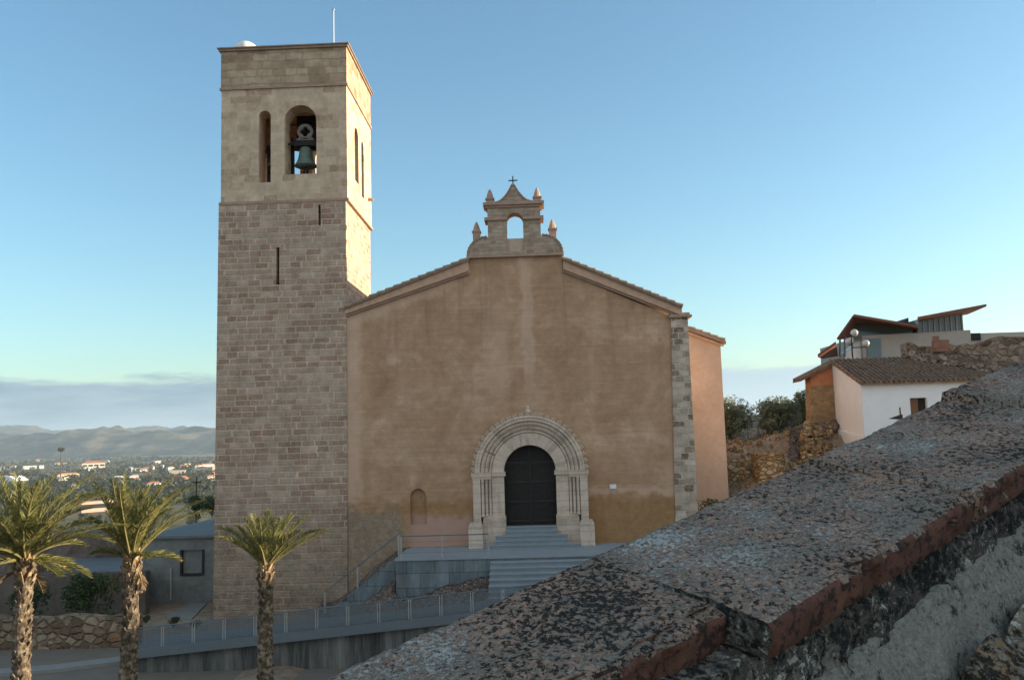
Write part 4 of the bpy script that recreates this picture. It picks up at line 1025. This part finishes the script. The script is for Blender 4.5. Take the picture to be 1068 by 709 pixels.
# ------------------------------------------------------------------ shrubs
def bush(name, label, cat, c, rad, n, size, mat, seed, lobes=7, group=None):
    rg = random.Random(seed); t_ = thing(name, label, cat, (c[0], c[1], c[2]-rad[2]), group)
    b = MB()
    for k in range(4):
        a = rg.uniform(0, 2*pi); b.tube([(c[0], c[1], c[2]-rad[2]*1.15), (c[0]+.3*rad[0]*cos(a), c[1]+.3*rad[1]*sin(a), c[2]-rad[2]*.2), (c[0]+.6*rad[0]*cos(a+.3), c[1]+.6*rad[1]*sin(a+.3), c[2]+rad[2]*.4)], [.05, .035, .012], 6)
    b.build('stems', 'bark', t_)
    b = MB()
    for k in range(lobes):
        a = rg.uniform(0, 2*pi); e = rg.uniform(-.5, .75); rr = rg.uniform(.25, .7)
        cc = (c[0]+rad[0]*rr*cos(a), c[1]+rad[1]*rr*sin(a), c[2]+rad[2]*e*.8); f = rg.uniform(.3, .55)
        b.leaves(cc, (rad[0]*f, rad[1]*f, rad[2]*f), n//lobes, size, rg, .3)
    b.leaves(c, rad, n//4, size, rg, .5)
    b.build('foliage', mat, t_, recalc=False); return t_
cc = at(92, 622, 36.8); bush('round_bush', 'round green bush before the dark yard wall', 'bush', (cc.x, 36.8, cc.z), (1.15, .9, 1.0), 1800, .085, 'leaf', 1)
cc = at(30, 628, 37); bush('dark_bush', 'dark low bush behind the left palm trunk', 'bush', (cc.x, 37, cc.z), (.9, .7, .75), 900, .085, 'leaf', 2)
cc = at(764, 437, 52); bush('hill_shrub', 'dense green shrub on the hill crest next to the side chapel', 'shrub', (cc.x, 52, cc.z), (1.35, 1.1, 1.45), 5200, .085, 'olive', 3, 12)
cc = at(808, 437, 51); bush('hill_shrub', 'pale olive shrub in the middle of the hill crest', 'shrub', (cc.x, 51, cc.z), (1.5, 1.1, 1.35), 5200, .085, 'olive', 4, 12)
cc = at(839, 432, 53); bush('hill_shrub', 'narrow dark shrub against the stone outbuilding', 'shrub', (cc.x, 53, cc.z), (.8, .8, 1.6), 2600, .085, 'olive', 5, 8)
cc = at(738, 530, 41); bush('dry_shrub', 'low dark shrub at the foot of the church corner', 'shrub', (cc.x, 41, cc.z), (.6, .6, .55), 700, .06, 'leaf', 6)
for i, (px, py, Y, s) in enumerate(((205, 650, 36, .25), (181, 648, 36.5, .3), (120, 641, 35.2, .35), (152, 645, 36, .2))):
    cc = at(px, py, Y); bush('weed', ('tuft of weeds on the path near the tower foot', 'weedy tuft on the pale path right of the middle palm', 'weeds sprouting over the rubble wall below the round bush', 'small weed behind the middle palm trunk')[i], 'weeds', (cc.x, Y, cc.z), (s, s, s*.6), 120, .06, 'leaf', 20+i, 3, 'weeds in the yard')

# ------------------------------------------------------------------ palms
def frond(b, rc, base, az, el0, droop, L, rg, wind, nleaf=68, ll=.42, lw=.0115):
    pts = []; p = Vector(base); n = 14; el = el0; a = az
    for k in range(n+1):
        pts.append(p.copy()); t_ = k/n
        dr = Vector((cos(a)*cos(el), sin(a)*cos(el), sin(el)))+wind*t_*t_
        dr.normalize(); p = p+dr*(L/n); el -= droop/n*(.4+1.4*t_)
    rc.tube(pts, [.030*(1-.85*k/n)+.004 for k in range(n+1)], 5)
    for k in range(nleaf):
        t_ = .12+.87*k/(nleaf-1); f = t_*n; i = min(n-1, int(f)); q = pts[i].lerp(pts[i+1], f-i)
        tan_ = (pts[i+1]-pts[i]).normalized(); side = tan_.cross(Vector((0, 0, 1)))
        side = side.normalized() if side.length > .05 else Vector((1, 0, 0)); nrm = side.cross(tan_).normalized()
        l_ = ll*(sin(pi*min(1, .18+.80*t_))**.6)*rg.uniform(.8, 1.1)
        for s in (-1, 1):
            if rg.random() < .07: continue
            d = (tan_*rg.uniform(.75, 1.05)+side*s*rg.uniform(.35, .85)+nrm*rg.uniform(.0, .5)+wind*.35).normalized()
            w_ = tan_.cross(d).normalized().cross(d)*lw
            e_ = q+d*l_+Vector((0, 0, -.10*l_*rg.uniform(0, 1.6)))
            m_ = q+d*l_*.5
            b.face([q-w_*.6, m_-w_, e_, m_+w_]); 
def palm(label, base, top, r0, seed, fronds, wind, L, ll=.42, dead=0):
    rg = random.Random(seed); t_ = thing('palm_tree', label, 'palm tree', base, 'palm trees along the road')
    base, top = Vector(base), Vector(top); H = (top-base).length; n = 40
    b = MB(); ph = rg.uniform(0, 6)
    pts = [base.lerp(top, k/n)+Vector((.03*sin(k*.35+ph), .03*cos(k*.3+ph), 0)) for k in range(n+1)]
    b.tube(pts, [r0*(1.12-.22*k/n)*(1+.04*sin(k*2.1)) for k in range(n+1)], 16)
    # rows of cut leaf bases wrapped round the trunk
    nb_ = int(H/.021)
    for k in range(nb_):
        z_ = k/nb_; a = k*2.399963; c = base.lerp(top, z_); rr = r0*(1.10-.22*z_); big_ = 1+.9*sm(z_, .86, .98)
        o_ = Vector((cos(a), sin(a), 0)); s_ = Vector((-sin(a), cos(a), 0)); u = Vector((0, 0, 1))
        wv = .055*rg.uniform(.8, 1.25); hh = .085*rg.uniform(.7, 1.3)*big_; pr = .045*rg.uniform(.6, 1.5)*big_
        p = c+o_*(rr-.015)
        b.hexa([p-s_*wv-u*.05, p+s_*wv-u*.05, p+s_*wv*.6-o_*.02+u*.03, p-s_*wv*.6-o_*.02+u*.03,
                p-s_*wv*.7+o_*pr+u*hh*.6, p+s_*wv*.7+o_*pr+u*hh*.6, p+s_*wv*.5+o_*pr*.6+u*hh, p-s_*wv*.5+o_*pr*.6+u*hh])
    b.build('trunk', 'palmbark', t_)
    b = MB()
    for k in range(46):
        a = k*2.399963; z_ = -.42+.75*k/46; o_ = Vector((cos(a), sin(a), 0)); s_ = Vector((-sin(a), cos(a), 0)); rr = r0*(1.0-.55*k/46)
        p = top+Vector((0, 0, z_))+o_*rr*.8; q = p+o_*(.10+.02*rg.random())+Vector((0, 0, .22+.1*rg.random())); w0 = s_*.06; w1 = s_*.025
        b.hexa([p-w0, p+w0, p+w0-o_*.05, p-w0-o_*.05, q-w1, q+w1, q+w1-o_*.03, q-w1-o_*.03])
    b.build('leaf_bases', 'palmboot', t_)
    lf, rc = MB(), MB()
    for az, el, dr, ls in fronds:
        o_ = Vector((cos(az), sin(az), 0))*r0*.35
        frond(lf, rc, top+o_+Vector((0, 0, .15)), az, el, dr, L*ls, rg, wind, ll=ll)
    df = MB()
    for k in range(dead):
        az = rg.uniform(0, 2*pi); o_ = Vector((cos(az), sin(az), 0))*r0*.8
        frond(df, df, top+o_-Vector((0, 0, .05)), az, R(rg.uniform(-60, -15)), rg.uniform(.5, 1.0), L*rg.uniform(.3, .5), rg, wind*.3, nleaf=34, ll=ll*.6, lw=.009)
    df.build('dead_fronds', 'deadleaf', t_, recalc=False) if dead else None
    cr = lf.build('crown', 'frond', t_, recalc=False); rc.build('leaf_stalks', 'rachis', cr)
    return t_
rg = random.Random(5)
def ringf(n, el0, el1, dr, ls, a0=0, jit=.34):
    return [(a0+2*pi*k/n+rg.uniform(-jit, jit), rg.uniform(el0, el1), dr*rg.uniform(.75, 1.2), ls*rg.uniform(.72, 1.18)) for k in range(n)]
# right palm: a small open fan of fronds
p = at(277, 597, 22); q = at(277, 712, 22)
fr = [(pi*.98, R(58), 1.0, 1.05), (pi*.90, R(46), 1.0, 1.0), (pi*1.1, R(66), .5, .85), (pi*.55, R(80), .3, .95), (pi*1.5, R(75), .4, .9), (.5, R(72), .35, .95), (.15, R(60), .5, 1.05), (-.1, R(46), .75, 1.15), (.3, R(36), .55, 1.2), (-.5, R(50), .6, 1), (pi*.75, R(55), .6, .95), (pi*1.25, R(48), .7, .95), (pi*.5, R(50), .7, 1), (pi*1.55, R(45), .8, .9), (1.0, R(64), .5, 1), (2.4, R(70), .4, .95), (3.8, R(74), .4, .9), (5.4, R(66), .5, 1)]
palm('small palm with an open fan of fronds before the tower foot', (p.x, 22, -2.4), (p.x, 22, p.z), .165, 41, fr, Vector((.06, 0, .16)), 1.45, .37)
# middle palm: upright tuft blown to the right
p = at(137, 590, 20); q = at(133, 712, 20)
fr = ringf(9, R(74), R(87), .6, 1.0)+ringf(11, R(60), R(74), .85, 1.05, .3)+ringf(8, R(46), R(58), .9, .98, .1)+ringf(4, R(5), R(30), .9, .5, .4)
palm('middle palm with a thick upright crown left of the walkway', (q.x, 20, -2.4), (p.x, 20, p.z), .17, 42, fr, Vector((.45, 0, .1)), 1.75, .37, dead=2)
# left palm: crown leaning into the frame edge
p = at(26, 590, 18); q = at(20, 712, 18)
fr = ringf(9, R(68), R(85), .7, 1.0)+ringf(13, R(48), R(68), .95, 1.05, .3)+ringf(11, R(22), R(46), 1.0, 1.0, .1)+ringf(6, R(-15), R(12), .8, .75, .4)
palm('leftmost palm with a wide drooping crown cut by the photo edge', (q.x, 18, -2.4), (p.x, 18, p.z), .155, 43, fr, Vector((.48, 0, .12)), 1.75, .38, dead=2)

# ------------------------------------------------------------------ town on the plain
rg = random.Random(77)
tones = [('town wall white', (.55, .52, .46)), ('town wall cream', (.62, .52, .40)), ('town wall ochre', (.50, .35, .22)), ('town wall pink', (.55, .34, .26))]
TM = [plain(n_, c_, .9, .08, .2) for n_, c_ in tones]
RM = [plain('town roof red', (.28, .13, .08), .9, .2, .3), plain('town roof grey', (.30, .29, .28), .9, .2, .3)]
def house(name, label, cat, c, sx, sy, h, wm_, rm, gable, group=None, win=0, rot=0):
    t_ = thing(name, label, cat, c, group); x, y, z = c
    b = MB(); b.box(x-sx/2, x+sx/2, y-sy/2, y+sy/2, z-2, z+h); b.build('wall', wm_, t_)
    b = MB()
    if gable: b.prism([(x-sx/2-.4, z+h+.01), (x+sx/2+.4, z+h+.01), (x+sx/2+.4, z+h+.2), (x, z+h+sx*.16+.2) if sx < sy else (x+sx*.3, z+h+sy*.22), (x-sx*.3, z+h+sy*.22), (x-sx/2-.4, z+h+.2)] if sx >= sy else [(x-sx/2-.4, z+h+.01), (x+sx/2+.4, z+h+.01), (x, z+h+sx*.22)], XZ(y-sy/2-.4), 0, sy+.8)
    else: b.box(x-sx/2-.2, x+sx/2+.2, y-sy/2-.2, y+sy/2+.2, z+h+.01, z+h+.5)
    b.build('roof', rm, t_)
    for k in range(win):
        b = MB(); xx = x-sx/2+(k+.5)*sx/win; b.box(xx-sx*.1/1, xx+sx*.1, y-sy/2-.12, y-sy/2-.01, z+h*.35, z+h*.75); b.build('window', 'black', t_)
    t_.rotation_euler = (0, 0, R(rot)); return t_
def onp(px, py): return onz(px, py, PLAIN)
c = onp(4, 506); house('warehouse', 'white warehouse with a pale roof at the left photo edge', 'warehouse', c, 75, 40, 9, TM[0], plain('pale warehouse roof', (.75, .76, .74), .8, .05, .05), True)
c = onp(100, 533); house('pink_house', 'long salmon pink building seen between the palm crowns', 'building', c, 36, 18, 11, TM[3], RM[0], False, win=5, rot=48)
c = onp(96, 488); house('mansion', 'big cream building in the middle of the plain', 'building', c, 75, 40, 17, TM[1], RM[0], True, win=4, rot=40)
c = onp(213, 532); house('walled_house', 'pale house beside the utility pole left of the tower', 'house', c, 14, 14, 8, TM[0], RM[0], True, win=2)
c = onp(186, 504); house('red_shed', 'red brown shed on the plain left of the tower', 'shed', c, 30, 20, 9, RM[0], RM[0], True)
tn = 0
for k in range(62):
    px = rg.uniform(-40, 232); py = 480+abs(rg.gauss(0, 1))*14+rg.uniform(0, 8)
    if py > 545: continue
    c = onp(px, py); s_ = rg.choice((1, 1, 1, 1.6, 2.6)); far = c.y/2600
    sx, sy, h = rg.uniform(9, 18)*s_*(1+far*.5), rg.uniform(9, 14)*(1+far*.4), rg.uniform(4.5, 9)*(1+far*.3)
    house('town_house', 'small pale house far out on the wooded plain', 'house', c, sx, sy, h, TM[rg.choice((0, 0, 0, 1, 1, 2))], RM[rg.choice((0, 0, 1))], rg.random() < .7, 'houses scattered over the plain', rot=rg.uniform(-20, 70))
# trees of the plain: nearer ones each a tree, the far wood one mass
def ptree(c, h, seed, n=260, leaf=.5, label=None, group=None):
    r_ = random.Random(seed); t_ = thing('tree', label, 'tree', c, group); x, y, z = c
    b = MB(); b.tube([(x, y, z-1), (x, y, z+h*.6)], [h*.03, h*.012], 6); b.build('trunk', 'bark', t_)
    b = MB()
    for k in range(6):
        b.leaves((x+r_.gauss(0, .16)*h, y+r_.gauss(0, .16)*h, z+h*r_.uniform(.4, .85)), (h*.2, h*.2, h*.17), n//6, leaf, r_, .2)
    b.build('crown', 'farleaf', t_, recalc=False); return t_
src = [ptree((0, -900-30*k, 0), 9+k, 60+k, 300, .55) for k in range(4)]
kk = 0
for k in range(70):
    px = rg.uniform(-30, 230); py = rg.uniform(518, 580); c = onp(px, py)
    c.z = max(PLAIN, gz(c.x, c.y)); o = src[k % 4]
    if k >= 4: o = copy_tree(src[k % 4])
    o.location = c; s_ = rg.uniform(.7, 1.35); o.scale = (s_, s_, s_*rg.uniform(.8, 1.1)); o.rotation_euler = (0, 0, rg.uniform(0, 6.28))
    tag(o, 'dark green tree on the near side of the plain left of the tower', 'tree', 'trees on the near plain')
b = MB()
for k in range(4800):
    px = rg.uniform(-60, 240); py = 477.5+48*rg.random()**1.5; c = onp(px, py)
    if fbm(c.x, c.y, .0022, 3, 1) < -.2: continue
    h = rg.uniform(4, 11)*(1+c.y/9000)
    for j in range(9):
        q = c+Vector((rg.gauss(0, .28)*h, rg.gauss(0, .28)*h, h*rg.uniform(.1, .9))); a = Vector((rg.gauss(0, 1), rg.gauss(0, 1), rg.gauss(0, 1))).normalized(); e_ = a.orthogonal().normalized(); z_ = h*rg.uniform(.18, .34)
        b.face([q-a*z_, q+e_*z_*.7, q+a*z_, q-e_*z_*.7])
tag(b.build('plain_wood', 'farleaf', recalc=False), 'dark woods and orchards covering the far plain', 'woods', kind='stuff')
# tall lone tree and utility pole
c = onp(63, 500); tl = thing('tall_pine', 'lone tall pine rising above the plain left of the middle palm', 'tree', c)
hh = (at(63, 466, c.y).z-c.z); b = MB(); b.tube([c, c+Vector((0, 0, hh*.95))], [1.5, 1.0], 6); b.build('trunk', 'bark', tl)
b = MB(); b.leaves(c+Vector((0, 0, hh*.92)), (7, 7, 5), 260, 2.0, rg, .1); b.build('crown', 'farleaf', tl, recalc=False)
tp = at(205.5, 497, 120); bt = gz(tp.x, 120)
UP = thing('utility_pole', 'dark utility pole on the slope left of the tower', 'pole', (tp.x, 120, bt))
b = MB(); b.tube([(tp.x, 120, bt-1), (tp.x, 120, tp.z)], [.2, .14], 8); b.build('mast', 'wood_dark', UP)
b = MB(); b.box(tp.x-.7, tp.x+.7, 119.8, 119.9, tp.z-.8, tp.z-.65); b.build('crossarm', 'wood_dark', UP)
for i, (px, py, Y, s) in enumerate(((207, 528, 70, 1.3), (221, 526, 75, 1.2))):
    cc = at(px, py, Y); bush('slope_bush', ('round dark bush at the corner of the block building roof', 'dark bush half hidden behind the tower edge')[i], 'bush', (cc.x, Y, cc.z), (s*.8, s*.8, s*.7), 700, .12, 'leaf', 50+i)

# ------------------------------------------------------------------ foreground parapet of the near roof
dv = ray(1644, 115).normalized(); N1 = at(815, 640, 1.3)
hv = Vector((0, 0, 1)).cross(dv).normalized(); uv_ = dv.cross(hv)
tau = R(10); cv = hv*cos(tau)+uv_*sin(tau); nv_ = dv.cross(cv)
if nv_.z < 0: nv_ = -nv_
PP = thing('roof_parapet', 'lichen covered tile coping of the near roof across the lower right corner', 'parapet', tuple(N1-Vector((0, 0, .6))))
WID, TL, TT = .347, .652, .058
def lp(a, c_, n_): return N1+dv*a+cv*c_+nv_*n_
def rough(p, s, amp, seed=0): return noise.fractal(Vector((p.x*s+seed, p.y*s, p.z*s)), 1.0, 2.1, 5)*amp
def tile(a0, a1, yaw, inset, lift0, lift1, seed, label=None, wid=None):
    WID = wid or .347
    b = MB(); nu, nw = 60, 34; yw = yaw
    def P(u, c_, n_):
        a = a0+(a1-a0)*u; cc = c_+inset+yw*(u-1)*(a1-a0)
        return lp(a, cc, n_+lift0+(lift1-lift0)*u)
    prof = [(0.0, -TT)]+[(-.004+rnd.uniform(-.001, .001), -TT+TT*k/5) for k in range(1, 5)]+[(.003, -.003), (.010, 0)]+[(.010+(WID-.010)*k/nw, 0) for k in range(1, nw+1)]+[(WID+.004, -TT*.5), (WID, -TT)]
    m_ = len(prof); i = 0
    for k in range(nu+1):
        for c_, n_ in prof:
            p = P(k/nu, c_, n_); e = 1 if c_ > .02 else .6
            # worn, chipped edges and pitted face
            ds = rough(p, 16, .0055, seed)+rough(p, 60, .0024, seed+3)
            p = p+nv_*ds*e
            chip = max(0, rough(p, 22, 1.0, seed+9)-.18)
            if c_ < .02: p = p+cv*chip*.030*(1 if n_ > -TT else .4)-nv_*chip*.012*(n_ > -.01)
            b.v.append(p)
    for k in range(nu):
        for j in range(m_-1):
            q = k*m_+j; b.f.append((q, q+1, q+m_+1, q+m_))
    b.f.append(tuple(j for j in range(m_))); b.f.append(tuple(nu*m_+j for j in reversed(range(m_))))
    o = b.build('coping_tile', 'lichen', PP, smooth=True)
    o.data.materials.append(M['tile_edge']); o.data.materials.append(M['lichen_dark'])
    for f_ in o.data.polygons:
        if f_.normal.dot(-dv) > .75 and seed == 2: f_.material_index = 2
        elif f_.normal.dot(-cv) > .72: f_.material_index = 1
    if label: o['label'] = label
ST = .006
tile(-1.35, -.68, -.03, .085, -.030, -.018, 11, wid=.275)
tile(-.70, .0, -.03, .076, -.014, -.003, 1, wid=.275)
tile(-.03, TL+.03, .0, 0, .0, -.006-.0, 2)
tile(TL-.02, 2*TL+.02, -.0, -.008, .001, -.002, 3)
tile(2*TL-.02, 3*TL+.02, .0, .0, 2*ST+.004, ST*2-.012, 4)
tile(3*TL-.02, 4*TL+.02, .0, .0, 3*ST+.004, ST*3-.004, 5)
tile(4*TL-.02, 5.2*TL, .0, .0, 4*ST-.002, ST*4-.006, 6)
def sweep(name, mat, prof, a0, a1, nu, amp, s, seed, smooth=True, lift=True):
    b = MB(); fine = []
    for (c0, n0), (c1, n1) in zip(prof, prof[1:]):
        L = sqrt((c1-c0)**2+(n1-n0)**2); k = max(1, int(L/.008))
        fine += [(c0+(c1-c0)*j/k, n0+(n1-n0)*j/k) for j in range(k)]
    fine.append(prof[-1]); m_ = len(fine)
    for k in range(nu+1):
        a = a0+(a1-a0)*k/nu
        for c_, n_ in fine:
            p = lp(a, c_, n_+(ST/TL*a*.92 if lift and a > 0 else 0)); d_ = rough(p, s, amp, seed)+rough(p, s*4, amp*.35, seed+5)
            b.v.append(p-cv*d_+nv_*d_*.5)
    for k in range(nu):
        for j in range(m_-1):
            q = k*m_+j; b.f.append((q, q+1, q+m_+1, q+m_))
    return b.build(name, mat, PP, smooth=smooth, recalc=False)
sweep('mortar_bed', 'lichen_dark', [(.33, -.03), (.30, -TT-.004), (.035, -TT-.004), (.022, -.09), (.006, -.145), (.0, -.165)], -1.4, 2.6, 220, .012, 14, 4)
sweep('wall_render', 'mortar', [(.03, -.14), (.0, -.15), (-.035, -.21), (-.07, -.29), (-.10, -.42)], -1.4, 2.6, 240, .010, 11, 8)
sweep('far_wall', 'mortar', [(.30, -.04), (.32, -.5)], -1.4, 2.6, 60, .006, 11, 2)
# the lichened roof tiles of the slope below the parapet
RT = thing('near_roof', 'lichen covered curved tiles of the near roof in the bottom right corner', 'roof', tuple(N1-Vector((0, 0, .7))))
for k in range(12):
    a0 = -.25+k*.185
    b = MB(); nu, nw = 30, 18
    for i in range(nu+1):
        c_ = -.075-.62*i/nu
        for j in range(nw+1):
            an = pi*j/nw; p = lp(a0+.098*cos(an), c_, -.285+.065*sin(an)-.30*(i/nu)+(ST/TL*a0*.9 if a0 > 0 else 0))
            p = p+nv_*(rough(p, 14, .006, k)+rough(p, 50, .003, k+4)); b.v.append(p)
    for i in range(nu):
        for j in range(nw):
            q = i*(nw+1)+j; b.f.append((q, q+1, q+nw+2, q+nw+1))
    o = b.build('curved_tile', 'lichen_tile', RT, smooth=True, recalc=False)
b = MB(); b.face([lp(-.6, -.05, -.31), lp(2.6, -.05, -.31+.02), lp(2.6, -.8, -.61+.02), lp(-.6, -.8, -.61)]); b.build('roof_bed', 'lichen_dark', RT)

# ------------------------------------------------------------------ haze
b = MB(); b.box(-17500, 17500, -320, 17500, -66, 430)
hz = bpy.data.materials.new('haze air'); hz.use_nodes = True
nn = hz.node_tree.nodes; nn.remove(nn['Principled BSDF'])
pv = nn.new('ShaderNodeVolumePrincipled'); pv.inputs['Color'].default_value = (.72, .86, 1.0, 1); pv.inputs['Density'].default_value = 4.5e-5; pv.inputs['Anisotropy'].default_value = 0.1
hz.node_tree.links.new(pv.outputs[0], nn['Material Output'].inputs['Volume'])
tag(b.build('haze', hz), kind='stuff')
